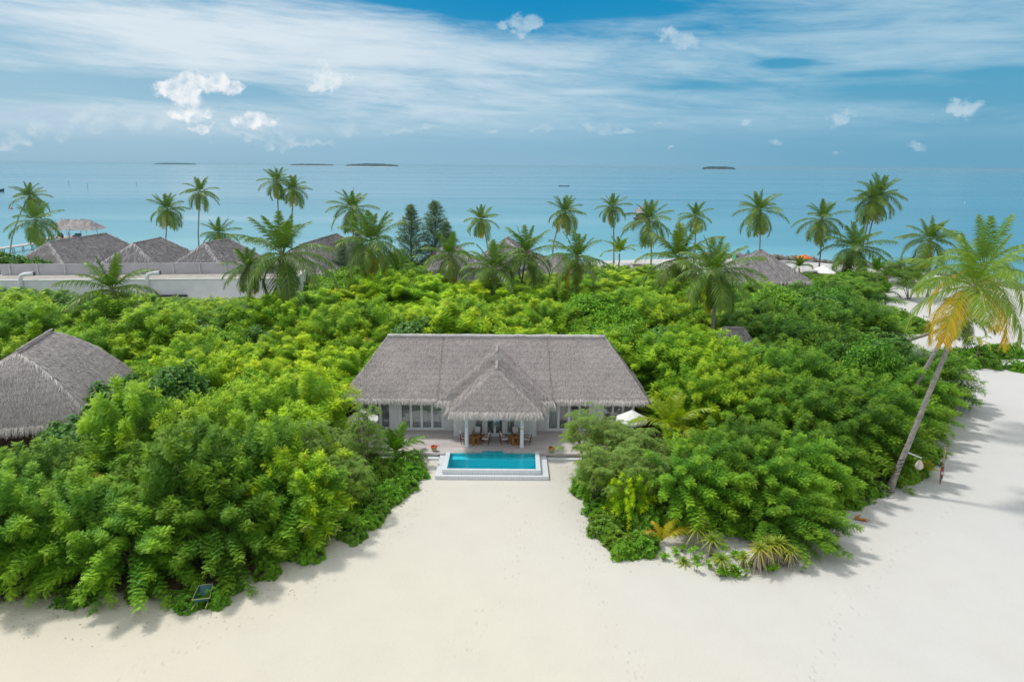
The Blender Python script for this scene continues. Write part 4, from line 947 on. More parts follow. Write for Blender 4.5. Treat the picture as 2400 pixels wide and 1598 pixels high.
def casuarina(h=13.0, r=5.6):
    c = Acc(); st = Acc(); t = np.linspace(0,1,10)[:,None]; pth = np.array([0,0,h*.97])*t; pth[:,:2] += rng.normal(0,.07,(10,2)); st.tube(pth, np.linspace(.20,.02,10), 6, cap=False)
    for i in range(230):
        z = h*(.10+.88*(i/229)**.9); az = i*GA+random.uniform(-.4,.4); l = r*((1-(z/h))**.85*.92+.04)*random.uniform(.5,1.15); e = R(random.uniform(20,58)); b0 = np.array([0,0,z])
        d = np.array([cos(az)*cos(e), sin(az)*cos(e), sin(e)]); tt = np.linspace(0,1,4)[:,None]; bp = b0+d*l*tt-np.array([0,0,.20])*l*tt**2; st.tube(bp, np.linspace(.025,.006,4), 3, cap=False)
        k = int(22+15*l); s = rng.random(k)**.7*.95+.08; p = np.stack([np.interp(s, np.linspace(0,1,4), bp[:,q]) for q in range(3)],1)
        c.blades(p, d*.7+rng.normal(0,.6,(k,3))+np.array([0,0,.25]), np.array([0,0,1.])+rng.normal(0,.5,(k,3)), rng.uniform(.35,.8,k), .04, .30, (.8,1,.3), rng.random(k)*.3)
    return c.mesh('crown', [M['needle']]), st.mesh('trunk', [M['bark']], True)
CASU = [casuarina(), casuarina(12,5.0)]

def pandanus(h=1.0, n=44, L=.95, dead=26, heads=1):
    c = Acc(); st = Acc()
    for hd in range(heads):
        off = np.array([(hd-.5*(heads-1))*.55+random.uniform(-.1,.1), random.uniform(-.2,.2), random.uniform(-.15,.15)*(heads > 1)]); top = np.array([0,0,h])+off
        t = np.linspace(0,1,5)[:,None]; st.tube(off*np.array([.6,.6,0])*(1-t)+top*t, np.linspace(.085,.06,5), 6)
        i = np.arange(n); az = i*GA; e = R(80)-R(95)*(i/n); d = np.stack([np.cos(e)*np.cos(az), np.cos(e)*np.sin(az), np.sin(e)],1)
        l = L*(.65+.35*i/n)*rng.uniform(.8,1.15,n); c.blades(top+d*.04, d, np.array([0,0,1.]), l, .07, l*.55*rng.uniform(.5,1.2,n), (.9,1,.85,.55,.08), np.clip(rng.random(n)*.5+.5*(i/n > .6),0,1))
        if dead:
            az = rng.random(dead)*2*pi; d = np.stack([.55*np.cos(az), .55*np.sin(az), np.full(dead,-.75)],1); l = rng.uniform(.45,.95,dead)*min(1,h)*1.05
            c.blades(top-np.array([0,0,1.])*rng.uniform(0,.25,dead)[:,None], d, np.stack([np.cos(az),np.sin(az),np.zeros(dead)],1), l, .075, .12, (1,.9,.6,.3), 2.0)
    return c.mesh('foliage', [M['pandan']]), st.mesh('stem', [M['bark']], True)
PAND = [pandanus(), pandanus(.75,40,.85,14), pandanus(1.05,46,.85,50,3), pandanus(.12,36,.7,0)]
def seedling(n=3, leaf=.2):
    c = Acc(); st = Acc()
    for i in range(n):
        b = np.array([random.uniform(-.16,.16), random.uniform(-.14,.14), random.uniform(.12,.42)]); ax = nrm(np.array([0,0,1.])+rng.normal(0,.25,3)); m_ = 9; th = np.arange(m_)*GA; e = nrm(np.cross(ax,[.3,.8,.5])); f = np.cross(ax,e); per = e*np.cos(th)[:,None]+f*np.sin(th)[:,None]; up = np.linspace(.9,.1,m_)[:,None]
        c.blades(np.repeat(b[None],m_,0), per+ax*up*.8, ax-per*.3, leaf*rng.uniform(.8,1.2,m_), leaf*.45, leaf*.15, (.3,.8,1,.5), rng.random(m_)*.3); st.tube(np.array([[b[0]*.5,b[1]*.5,0],b]), [.012,.008], 4, cap=False)
    return c.mesh('foliage', [M['scaev']]), st.mesh('stem', [M['bark']], True)
SEED = [seedling(2), seedling(4), seedling(3,.16)]

def plant(name, pair, names, x, y, s=1.0, rz=0.0, tint=(1,1,1), label=None, cat=None, group=None, sz=None, z=None):
    zz = float(ground_z(np.array([x]), np.array([y]))[0]) if z is None else z
    t = empty(name, (x,y,zz), rz, (s,s,sz or s)); tag(t, label, cat, group)
    for me, nm in zip(pair, names):
        o = link(nm, me, t); o.color = (*tint, 1)
    return t

# ---- coconut palms
def palm(cx, cy, bx, by, zo=4.0, Rpx=50, var=0, label='', Y=None, young=False, tint=(1,1,1), dy=0.0, r0=.17, bow=0.0, group=None):
    if Y is None:
        b = P(bx, by, zo); Yb = b[1]
    else: Yb = Y; b = PY(bx, by, Y)
    c = PY(cx, cy, Yb+dy); gz = float(ground_z(np.array([b[0]]), np.array([Yb]))[0])
    k = (b[2]-gz)/max(c[2]-gz, 1)
    base = np.array([b[0]-(c[0]-b[0])*min(k/(1-k+1e-6), .6)*.8, Yb, gz]) if zo > .3 or Y else np.array([b[0], Yb, gz])
    D = proj(c)[2]; rad = Rpx/FPX*D; s = rad/(3.3 if not young else 2.5)
    t = empty('young_coconut_palm' if young else 'coconut_palm', base); tag(t, label, 'palm', group or ('young coconut palms' if young else 'coconut palms'))
    q = np.linspace(0,1,14)[:,None]; top = c-base; pth = top*q; lat = np.array([1,0,0]); pth = pth+lat*(np.sin(q*pi)*bow)+lat*(top[0]*-.16)*np.sin(q*pi)+rng.normal(0,.018,(14,3))*(q > 0)
    a = Acc(); rr = np.interp(q[:,0], [0,.05,.15,.9,1], [r0*1.7,r0*1.25,r0,r0*.78,r0*.95]); a.tube(pth, rr, 9); a.obj('trunk', M['palmbark'], t, smooth=True)
    if young: o = link('crown', YPALM[var % 3], t)
    else:
        o = link('crown', PALM[var % 5][0], t); n = link('coconuts', PALM[var % 5][1], t); n.location = top.tolist(); n.scale = (s,)*3
    o.location = top.tolist(); o.scale = (s,)*3; o.color = (*tint, 1); o.rotation_euler = (random.uniform(-.06,.06), random.uniform(-.06,.10), random.uniform(0,6.28))
    return t
G_ = (1,1,1)
palm(69,459,30,580,0,33,0,'tall slanting palm whose crown rises above the shorter one beside the jetty',Y=170)
palm(84,515,92,572,0,46,1,'shorter palm in front of the slanting one beside the jetty',Y=164)
palm(392,489,382,557,0,36,2,'leaning palm standing alone behind the second thatched roof from the jetty',Y=162,bow=.6)
palm(469,448,467,575,0,33,3,'tall straight slender palm behind the third thatched roof from the jetty',Y=163)
palm(512,545,512,575,0,36,4,'palm crown just showing over the third thatched roof from the jetty',Y=158)
palm(649,423,657,570,0,33,0,'taller of the twin slender palms above the big drooping palm',Y=152)
palm(688,443,685,590,0,31,2,'lower of the twin slender palms above the big drooping palm',Y=150)
palm(662,592,683,724,4.3,94,1,'big palm with drooping fronds below the twin slender palms',bow=-.3,r0=.20)
palm(581,625,589,724,4.3,48,3,'smaller palm beside the big drooping palm, towards the white building')
palm(262,675,267,748,4,78,4,'dark dense palm standing against the long white wall',r0=.2)
palm(825,486,828,560,0,44,0,'palm rising out of the dark casuarina next to the thatched roof',Y=138,tint=(1.0,1.04,.95))
palm(872,562,871,673,4,68,2,'big bushy palm in front of the casuarinas',r0=.2)
palm(932,640,935,672,2.5,62,1,'low dark young palm under the big bushy palm',young=True,tint=(.42,.6,.8))
palm(1053,596,1053,673,4,54,3,'palm beside the casuarina pair, before the thatched roofs',tint=(.95,1,.9))
palm(1128,513,1141,550,0,34,4,'small crowned far palm over the thatched roofs behind the villa',Y=162,tint=(1.15,1.1,1))
palm(1157,626,1157,690,4,64,0,'dark upright palm partly hiding the peaked thatched roof',tint=(1.0,1.04,.95))
palm(1233,590,1213,683,4,62,1,'palm with a curved trunk beside the peaked thatched roof',bow=.5)
palm(1325,496,1299,601,0,37,2,'far palm with a curving leaning trunk against the sea',Y=156,bow=-.5)
palm(1352,601,1350,703,4.2,57,3,'palm with full drooping skirt in front of the curving far palm',r0=.2)
palm(1435,484,1438,560,0,31,4,'slender straight far palm above the short pale palm',Y=160)
palm(1452,595,1450,628,3.0,42,0,'short pale young palm below the slender straight one',young=True,tint=(.75,.8,1.2))
palm(1521,515,1526,611,0,47,1,'palm hiding the small hut that stands in the sea',Y=156)
palm(1593,604,1588,690,4,78,2,'big palm with long yellowing fronds sweeping down to the thicket',tint=(1.15,1.05,.9),r0=.2)
palm(1630,505,1628,600,0,33,3,'small far palm peering over the big yellowing palm',Y=160,tint=(1.0,1.04,.95))
palm(1676,632,1669,785,4.3,80,4,'big palm with a bare dark trunk between the villa and the round peaked roof',tint=(1.0,1.04,.95),r0=.21)
palm(1781,492,1780,586,0,46,0,'palm rising straight behind the tip of the round peaked roof',Y=168)
palm(1927,512,1921,612,0,45,1,'palm beside the orange parasol on the beach',Y=150)
palm(2048,468,2028,545,0,43,2,'lower palm of the close pair above the sea',Y=152)
palm(2064,452,2038,548,0,43,3,'higher palm of the close pair above the sea',Y=154)
palm(2003,578,1995,622,2,60,4,'palm under the close pair, beside the white parasols',tint=(1.0,1.04,.95))
palm(2180,560,2174,690,.5,52,0,'slender palm on the bare sand beyond the twin leaning palms')
palm(1873,628,1873,650,1.5,30,1,'small scruffy young palm before the orange parasol',young=True,tint=(.5,.55,.9))
palm(2055,640,2055,668,2,42,2,'young palm at the thicket edge above the sand path',young=True,tint=(.42,.6,.7))
palm(2075,690,2075,720,1.5,36,0,'young palm drooping over the narrow sand path',young=True,tint=(.42,.6,.7))
# the two leaning palms by the beach, every frond a part of its own
def near_palm(bx, by, zo, cx, cy, Rpx, label, seed, dy=0.0, base_xy=None, lean=0.0):
    random.seed(seed)
    b = P(bx, by, zo); c = PY(cx, cy, b[1]+dy)
    base = np.array([b[0], b[1], 0.]) if zo == 0 else np.array([b[0]-(c[0]-b[0])*.22, b[1], 0.])
    t = empty('leaning_coconut_palm', base); tag(t, label, 'palm', 'leaning palms by the beach'); top = c-base
    q = np.linspace(0,1,18)[:,None]; pth = top*q+np.array([1,0,0])*np.sin(q*pi)*lean+rng.normal(0,.012,(18,3))*(q > 0); rr = np.interp(q[:,0],[0,.04,.12,.9,1],[.32,.25,.19,.135,.17])
    a = Acc(); a.tube(pth, rr, 12); tk = a.obj('trunk', M['palmbark'], t, smooth=True)
    s = Rpx/FPX*proj(c)[2]/4.3; n = 19
    for i in range(n):
        age = i/(n-1); az = i*GA+seed; e0 = R(80-112*age**.9+random.uniform(-7,7)); bend = R(26+54*min(1,age*1.5)); a = Acc()
        tone = .10+.25*age+random.uniform(0,.1)
        if age > .80: tone = random.uniform(.7,1.05)
        if age > .88: tone = random.uniform(1.3,1.9)
        frond(a, (0,0,0), az, e0, bend*(.5 if i < 3 else 1), 4.7*s*(.75+.3*min(1,age*2.2)), 74, tone, random.uniform(-.3,.3), .245, .052*s, .55, rach=.05)
        o = a.obj('frond', M['palm'], t); o.location = (top+np.array([.1*cos(az),.1*sin(az),-.3*age])).tolist()
        o.color = (1.2,1.25,.85,1)
    for j in range(7):
        c_ = Acc(); an = j*GA; c_.lathe([(0,-.16),(.10,-.10),(.135,0),(.10,.11),(0,.16)], sides=10); o = c_.obj('coconut', M['nut'], t, smooth=True); o.location = (top+np.array([.32*cos(an),.32*sin(an),-.55-.1*(j % 3)])).tolist()
    return t, base, top, pth
pA = near_palm(2084,1150,0,2283,664,150,'leaning palm with yellow lower fronds, rooted beside the small lantern shrubs',3)
pB = near_palm(2132,925,3.0,2306,618,140,'leaning palm rising out of the thicket behind the yellow fronded one',8)
pC_t = empty('fallen_leaning_palm', P(2085,812,0)); tag(pC_t, 'palm with nearly level bare trunk stretching out over the sand path', 'palm')
def level_palm():
    b = P(2085,812,0); pts = [np.zeros(3)]
    for (x, y, Y_) in ((2130,797,b[1]-1),(2175,783,b[1]-2),(2222,764,b[1]-3),(2262,742,b[1]-4)): pts.append(PY(x,y,Y_)-b)
    pts = np.array(pts); q = np.linspace(0,len(pts)-1,14); pp = np.stack([np.interp(q,np.arange(len(pts)),pts[:,i]) for i in range(3)],1); a = Acc(); a.tube(pp, np.linspace(.24,.15,14), 9); a.obj('trunk', M['palmbark'], pC_t, smooth=True)
    o = link('crown', PALM[1][0], pC_t); o.location = pp[-1].tolist(); o.scale = (.8,)*3; o.rotation_euler = (.1,.7,1.); o.color = (1.1,1.05,.8,1)
level_palm()
random.seed(21)

# ---- young palms close to the villa
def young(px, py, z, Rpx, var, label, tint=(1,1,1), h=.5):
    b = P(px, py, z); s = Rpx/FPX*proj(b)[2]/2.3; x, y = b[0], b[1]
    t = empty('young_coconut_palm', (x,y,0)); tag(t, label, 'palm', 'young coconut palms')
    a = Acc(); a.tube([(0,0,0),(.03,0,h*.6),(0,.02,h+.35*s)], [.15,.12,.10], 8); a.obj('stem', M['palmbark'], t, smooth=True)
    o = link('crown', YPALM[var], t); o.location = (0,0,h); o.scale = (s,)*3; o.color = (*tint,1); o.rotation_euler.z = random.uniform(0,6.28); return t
young(765,995,2.6,72,0,'young palm standing above the plume trees beyond the hidden parasol',(.75,.85,1.3),2.4)
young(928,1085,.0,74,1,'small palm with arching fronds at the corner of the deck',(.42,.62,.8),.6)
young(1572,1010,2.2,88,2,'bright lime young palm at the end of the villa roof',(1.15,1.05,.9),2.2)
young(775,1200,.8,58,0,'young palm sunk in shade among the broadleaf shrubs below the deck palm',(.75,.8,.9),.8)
young(2200,950,1.0,34,1,'young palm with a few fronds poking out behind the leaning trunk',(.8,.8,1.),.8)
young(1395,1105,.3,30,1,'tiny palm at the deck end under the pale open bushes',(.4,.6,.8),.3)
young(2165,1105,.3,26,2,'tiny yellowing palm beside the lower lantern',(1.6,1.0,.5),.3)
# the yellowing seedling palm with two arched fronds
t = empty('yellowing_palm_sprout', P(1550,1275,0)); tag(t, 'sprouting palm with two arched yellow fronds and withered tips at the sand edge', 'palm')
for (az, e, bd, L, tn) in ((2.9,58,120,1.7,1.75),(.05,52,95,2.5,1.0),(.5,75,60,1.6,.6),(2.2,80,70,1.3,.9)):
    a = Acc(); frond(a, (0,0,.25), az, R(e), R(bd), L, 34, tn, 0, .28, .06, .45); o = a.obj('frond', M['ypalm'], t); o.color = (1.3,1.0,.7,1)

# ------------------------------------------------------------------ the thicket
LIM = [  # (Ymax, [(px, lowest py a crown top may reach)])
 (64, [(-200,1040),(0,1040),(45,1030),(90,992),(130,955),(180,915),(215,872),(310,838),(330,700)]),
 (61, [(690,700),(720,850),(790,862),(812,900),(850,945),(960,1000),(990,1065)]),
 (61, [(1305,1062),(1325,965),(1345,950),(1480,958),(1500,942),(1530,885),(1562,862),(1600,790),(1640,700)]),
 (112, [(-400,650),(0,645),(60,640),(105,645),(140,676),(400,688),(560,680),(690,682),(700,645)]),
 (160, [(695,648),(760,604),(850,600),(980,592),(1050,655),(1100,648),(1250,640),(1300,622),(1380,612),(1560,622),(1680,660),(1760,644),(1870,656),(1930,644),(2010,634),(2130,640)]),
 (50.5, [(1500,1000),(1640,1005)]),
 (67, [(1690,690),(1708,742),(1738,750),(1756,768),(1792,796),(1800,720)]),
]
def limit(x, y, r, h):
    """height that keeps what stands behind in view"""
    for _ in range(14):
        ok = True
        for fx in (-.75, 0, .75):
            px, py, D = proj((x+fx*r, y, h*(1.17 if fx == 0 else 1.02)))
            for Ym, pts in LIM:
                if y < Ym and pts[0][0] <= px <= pts[-1][0] and py < np.interp(px, [p[0] for p in pts], [p[1] for p in pts]): ok = False
        if ok: return h
        h *= .9
        if h < 1.3: return None
    return None
def snoise(x, y, s, k): return .5+.5*sin(x*s+k+1.3*sin(y*s*.7+k))*cos(y*s*.83-k+.9*sin(x*s*.6))
blocks = [(-13.5,11.4,47.5,62.3), (-48,-34.5,45,64.5), (19.5,28.5,65.5,75.5)]
ridge_keep = [np.array(P(683,724,4.3)[:2]), np.array(P(262,748,4)[:2])]
placed = []; xs_ = []
cnt = dict(f=0, b=0)
names_ = ['crown','trunk']
def zone(x, y):
    px, py, _ = proj((x,y,3))
    if y < 48 and x < 0: return 'on the sand side below the left hand roof'
def zlabel(x, y, px):
    if x < -2 and y < 41: return 'at the sand edge beside the small wheelbarrow'
    if x < -2 and y < 49: return 'between the near roof and the pool'
    if x < -8 and y < 66: return 'between the near roof and the villa roof'
    if x > 5 and y < 45: return 'at the sand edge behind the pandanus plants'
    if x > 5 and y < 57: return 'between the villa deck and the leaning palms'
    if x > 11 and y < 78: return 'around the small half hidden roof'
    if x > 25: return 'beside the narrow sand path to the beach'
    if y < 82 and x > -25: return 'close behind the villa ridge'
    if x < -25 and y < 106: return 'in front of the long white wall'
    if y < 112: return 'among the palms behind the villa'
    return 'below the far thatched roofs by the shore'
tries = 0
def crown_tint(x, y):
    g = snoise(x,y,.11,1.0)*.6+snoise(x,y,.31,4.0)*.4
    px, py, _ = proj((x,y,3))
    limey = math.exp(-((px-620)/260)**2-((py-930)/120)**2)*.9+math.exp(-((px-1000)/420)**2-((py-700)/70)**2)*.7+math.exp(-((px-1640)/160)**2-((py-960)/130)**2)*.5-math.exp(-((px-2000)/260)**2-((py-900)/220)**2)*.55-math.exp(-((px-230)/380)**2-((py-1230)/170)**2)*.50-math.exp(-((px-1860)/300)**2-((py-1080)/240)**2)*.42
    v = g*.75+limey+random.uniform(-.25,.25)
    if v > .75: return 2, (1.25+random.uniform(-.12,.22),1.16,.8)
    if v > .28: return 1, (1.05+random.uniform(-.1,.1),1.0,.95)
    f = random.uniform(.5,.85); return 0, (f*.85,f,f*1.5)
TN = ['deep green','fresh green','lime green']
cand_y = 30+125*rng.random(60000)**1.25; cand_x = rng.uniform(-1,1,60000)*(.86*cand_y+6); ok_ = inside(cand_x, cand_y); cand_x = cand_x[ok_]; cand_y = cand_y[ok_]; cand_e = edge_dist(cand_x, cand_y)
def gq(*p): return np.array([P(*q)[:2] for q in p])
airy_zone = [gq((1310,1060),(1560,1055),(1600,1150),(1570,1215),(1400,1230),(1350,1150)), gq((720,1070),(900,1062),(985,1070),(990,1110),(930,1160),(880,1205),(760,1215),(690,1170))]
shrub_zone = [gq((420,1460),(545,1450),(545,1365),(420,1375)), gq((2030,1185),(2165,1130),(2260,1080),(2270,1000),(2130,985),(2060,1060),(2000,1130)), gq((1500,1000),(1640,1000),(1640,1075),(1500,1075)), gq((690,1345),(760,1262),(830,1180),(900,1150),(1000,1080),(1000,1140),(900,1270)), gq((1340,1150),(1400,1170),(1560,1215),(1760,1222),(1840,1262),(1840,1330),(1400,1340))]
for x, y, ed in zip(cand_x.tolist(), cand_y.tolist(), cand_e.tolist()):
    if cnt['f']+cnt['b'] > 470: break
    sp = 2.7 if y < 45 else 3.1 if y < 62 else 3.9 if y < 82 else 5.0 if y < 110 else 5.6
    rad = sp*.86
    if any(a-.8 < x < b+.8 and c-.8 < y < d+.8 for a,b,c,d in blocks): continue
    if ed < (1.5 if y < 62 else 1.2) or (x < -12 and y < 37 and ed < 2.3) or (x > 20 and 40 < y <= 58 and ed < 2.6) or (x > 40 and y > 58 and ed < rad*(.95 if y < 100 else .55)): continue
    if any((x-a)**2+(y-b)**2 < (sp*.5+c*.5)**2 for a,b,c in placed): continue
    if y < 60 and any(inside(np.array([x]), np.array([y]), z_)[0] for z_ in airy_zone+shrub_zone): continue
    px, py, D = proj((x,y,3))
    if px < -260 or px > 2500: continue
    h = random.uniform(4.0,6.9)*(.62+.38*min(1,ed/4.5))
    if y > 100: h *= .85
    if -60 < x < -8 and 62 < y < 100: h *= 1.05
    h = limit(x, y, rad, h)
    if h is None: continue
    bl = snoise(x,y,.16,2.2)
    isb = random.random() < (.80 if bl > .86 else .24) and not (x > 5 and y < 60) and not (x < 0 and y < 43)
    if (math.hypot(px-390,(py-960)*1.4) < 130) or (px < 250 and 960 < py < 1130) or (math.hypot((px-1440)*.7,(py-790)*1.3) < 60) or (math.hypot(px-780,(py-690)*1.6) < 80): isb = random.random() < .85
    if isb and cnt['b'] < 150: key = 'b'
    elif cnt['f'] < 292: key = 'f'
    else: key = 'b'
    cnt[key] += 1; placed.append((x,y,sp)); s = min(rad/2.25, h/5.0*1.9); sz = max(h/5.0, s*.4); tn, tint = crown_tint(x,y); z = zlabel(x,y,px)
    if key == 'f':
        windy = x > 7 and y < 104
        pr = random.choice((WSPRAY if y < 62 else WINDY) if windy else (SPRAY if random.random() < (.8 if y < 56 else .45) else FEATH))
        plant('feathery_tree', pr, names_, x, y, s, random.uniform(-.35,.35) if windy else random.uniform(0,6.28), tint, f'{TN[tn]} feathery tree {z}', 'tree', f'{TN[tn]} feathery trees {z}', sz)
    elif random.random() < .5 and not (px < 480 and y < 56):
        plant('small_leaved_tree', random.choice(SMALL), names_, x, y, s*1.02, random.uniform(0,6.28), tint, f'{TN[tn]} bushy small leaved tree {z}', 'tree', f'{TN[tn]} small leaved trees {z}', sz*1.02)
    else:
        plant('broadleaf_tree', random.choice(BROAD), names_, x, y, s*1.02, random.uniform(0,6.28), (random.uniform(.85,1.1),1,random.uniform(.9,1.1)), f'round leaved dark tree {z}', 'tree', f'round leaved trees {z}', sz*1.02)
print('thicket', cnt)
# ---- low shrubs along the sand
def along(pts, step, off, jit, fn):
    w = [P(*p)[:2] for p in pts]
    for a, b in zip(w[:-1], w[1:]):
        n = max(1, int(np.linalg.norm(b-a)/step)); nn = np.array([-(b-a)[1], (b-a)[0]]); nn = nn/np.linalg.norm(nn)
        for i in range(n):
            p = a+(b-a)*((i+random.uniform(.2,.8))/n)+nn*(off+random.uniform(-jit,jit)); fn(p[0], p[1])
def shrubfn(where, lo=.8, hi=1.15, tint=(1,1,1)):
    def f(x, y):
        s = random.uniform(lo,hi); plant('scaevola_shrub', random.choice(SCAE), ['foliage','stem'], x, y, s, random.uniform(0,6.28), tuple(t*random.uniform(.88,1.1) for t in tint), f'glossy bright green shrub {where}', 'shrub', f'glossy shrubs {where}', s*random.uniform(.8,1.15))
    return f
along([(720,1330),(790,1292),(860,1262)], 1.15, .75, .2, shrubfn('along the sand between wheelbarrow and pool'))
along([(690,1330),(780,1275),(860,1235)], 1.3, 1.9, .3, shrubfn('along the sand between wheelbarrow and pool',1.0,1.35))
along([(872,1240),(905,1185),(985,1120),(975,1078)], 1.0, .55, .2, shrubfn('at the corner between sand and deck',.85,1.2))
along([(860,1200),(890,1160),(945,1110)], 1.1, 1.5, .4, shrubfn('at the corner between sand and deck',1.0,1.3))
along([(830,1190),(870,1130),(920,1090)], 1.2, 2.2, .5, shrubfn('at the corner between sand and deck',1.1,1.4))
along([(1345,1130),(1375,1190),(1392,1240),(1412,1280),(1460,1310),(1540,1300)], 1.05, .85, .25, shrubfn('beside the two arched yellow palm fronds',.85,1.2))
along([(1370,1120),(1400,1180),(1430,1240),(1500,1270),(1590,1255)], 1.2, 1.6, .4, shrubfn('beside the two arched yellow palm fronds',1.0,1.35))
along([(1610,1258),(1680,1252),(1760,1270)], 1.1, 1.2, .4, shrubfn('behind the pandanus row',1.0,1.4))
along([(1940,1232),(2010,1180),(2070,1148)], 1.2, .6, .25, shrubfn('left of the leaning trunk foot beside the orange leaf'.replace('left of','short of'),.7,1.05))
along([(2090,1140),(2160,1115),(2190,1065)], 1.2, .5, .3, shrubfn('around the lower hanging lantern',.65,1.0,(1.1,1.05,1)))
along([(2195,1020),(2205,960),(2180,905)], 1.5, .6, .3, shrubfn('at the thicket edge below the upper lantern',.9,1.3,(1.1,1.05,1)))
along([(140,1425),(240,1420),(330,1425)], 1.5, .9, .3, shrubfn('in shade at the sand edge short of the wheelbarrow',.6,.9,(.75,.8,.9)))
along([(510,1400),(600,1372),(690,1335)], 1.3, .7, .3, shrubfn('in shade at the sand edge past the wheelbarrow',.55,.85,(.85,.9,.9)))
# mounded shrubs on the open sand beyond the leaning palms
def mound(px0, px1, py, depth, s, where):
    a = P(px0,py,0); b = P(px1,py,0); n = max(2, int(np.linalg.norm(b-a)/(s*1.15)))
    for r_ in range(max(1, int(depth/(s*1.2)))):
        for i in range(n):
            p = a+(b-a)*((i+random.uniform(.3,.7))/n)+np.array([0,r_*s*1.25,0])+rng.normal(0,.2,3); shrubfn(where, s*.9, s*1.2)(p[0], p[1])
mound(2205,2335,855,5,1.45,'in the big mound behind the leaning trunks')
mound(2325,2395,835,3.5,1.3,'in the mound behind the big one on the sand')
mound(2108,2175,775,8,1.5,'in the mound beside the narrow sand path')
mound(2372,2440,868,2.5,1.2,'at the picture edge on the open sand'.replace('picture edge','outer end'))
mound(1885,1960,662,5,1.3,'behind the far white parasols')
mound(1970,2060,668,9,1.6,'between the sand path and the far palms')
mound(2110,2160,650,6,1.6,'by the beach past the sand path')
# airy pale bushes at both ends of the deck
def openfn(px, py, s, var, label, tint=(1,1,1), top=None):
    b = P(px, py, 0); h = PY(px, top, b[1])[2]/1.06
    plant('airy_tree', OPEN[var], names_, b[0], b[1], s, random.uniform(0,6.28), tint, label, 'tree', 'airy pale trees by the deck', h/4.7)
openfn(858,1118,.72,2,'slender airy tree in front of the hidden parasol, beside the small palm',top=942)
openfn(770,1150,.95,0,'airy pale tree standing lower down from the hidden parasol',top=985)
openfn(812,1195,.80,1,'airy pale tree above the broadleaf shrubs, below the hidden parasol',(.95,1,.9),top=1035)
openfn(720,1180,.9,2,'airy pale tree between the lime plume tree and the hidden parasol',top=985)
openfn(1375,1110,.92,0,'airy pale bush touching the end of the deck',top=942)
openfn(1440,1118,1.0,1,'airy pale bush right under the open white parasol'.replace('right under','just below'),top=962)
openfn(1500,1140,1.0,2,'airy pale bush below the bright lime palm',top=1000)
openfn(1395,1175,.85,2,'airy pale bush leaning over the sand beside the pool',top=1040)
openfn(1470,1195,.95,0,'airy pale bush behind the two arched yellow fronds',top=1040)
openfn(1540,1180,.95,1,'airy pale bush farthest from the pool, before the plume trees',top=1040)
b = P(1475,1215,0); plant('feathery_tree', FEATH[3], names_, b[0], b[1], .55, 1.0, (1.5,1.3,.6), 'small glowing lime tree rising from the airy pale bushes', 'tree', None, .70)
b = P(700,1240,0); plant('feathery_tree', FEATH[1], names_, b[0], b[1], 1.0, .4, (1.35,1.2,.7), 'yellow green plume tree with brown pods above the glossy shrubs', 'tree', None, 1.15)
b = P(2190,985,0); plant('broadleaf_tree', BROAD[0], names_, b[0], b[1], .62, .4, (1.8,1.5,.7), 'small bright yellow green tree at the thicket edge behind the leaning trunk', 'tree', None, .75)
b = P(2130,700,0); plant('airy_tree', OPEN[0], names_, b[0], b[1], 1.3, .4, (.85,.9,.8), 'sparse tree in the shrub mound beside the narrow sand path', 'tree', None, 1.15)
b = P(2120,665,0); plant('airy_tree', OPEN[1], names_, b[0], b[1], 2.0, 1.4, (.8,.9,.8), 'wide spreading tree at the beach beyond the thicket', 'tree', None, 1.25)
# staked sapling
b = P(2283,858,0); t = empty('staked_sapling', b); tag(t, 'nearly bare sapling propped with stakes in the big shrub mound', 'sapling')
a = Acc(); a.tube([(0,0,0),(.1,0,1.6),(.05,0,3.0)], [.06,.045,.03], 6); a.obj('trunk', M['postwood'], t)
for dx in (-.5,1.1): a = Acc(); a.tube([(dx,-.2,0),(.07,0,1.9)], .03, 5); a.obj('stake', M['postwood'], t)
a = Acc()
for i in range(6): frond(a, (.05,0,3.0), i*1.05, R(60-20*(i % 3)), R(110), 1.7, 18, .5+.2*i, .2, .22, .06, .5)
o = a.obj('crown', M['palm'], t); o.color = (1.2,1.2,1.6,1)
# pandanus row
for (zx, zy, v, s, lab) in ((762,486,0,1.25,'tall slender pandanus next to the two arched yellow fronds'),(985,560,0,1.1,'pandanus with dry skirt, second from the arched yellow fronds'),(1075,740,1,1.15,'pandanus standing farthest out on the sand on a grey stem'),(672,655,3,1.1,'low pandanus tuft sitting flat on the sand'),(1345,700,1,.95,'thin pandanus between the skirted yellow one and the grey stemmed one'),(1590,690,2,1.25,'thick yellow pandanus with a heavy grey skirt of dead leaves'),(1710,640,2,1.0,'pandanus close behind the heavy skirted yellow one'),(2125,290,1,1.2,'pandanus at the bush edge beside the orange leaf')):
    b = P(1460+zx/4.71, 1180+zy/4.71, 0); plant('pandanus', PAND[v], ['foliage','stem'], b[0], b[1], s, random.uniform(0,6.28), (1.1,1.05,1) if v == 2 else (.85,.95,.9), lab, 'pandanus', 'pandanus plants at the sand edge')
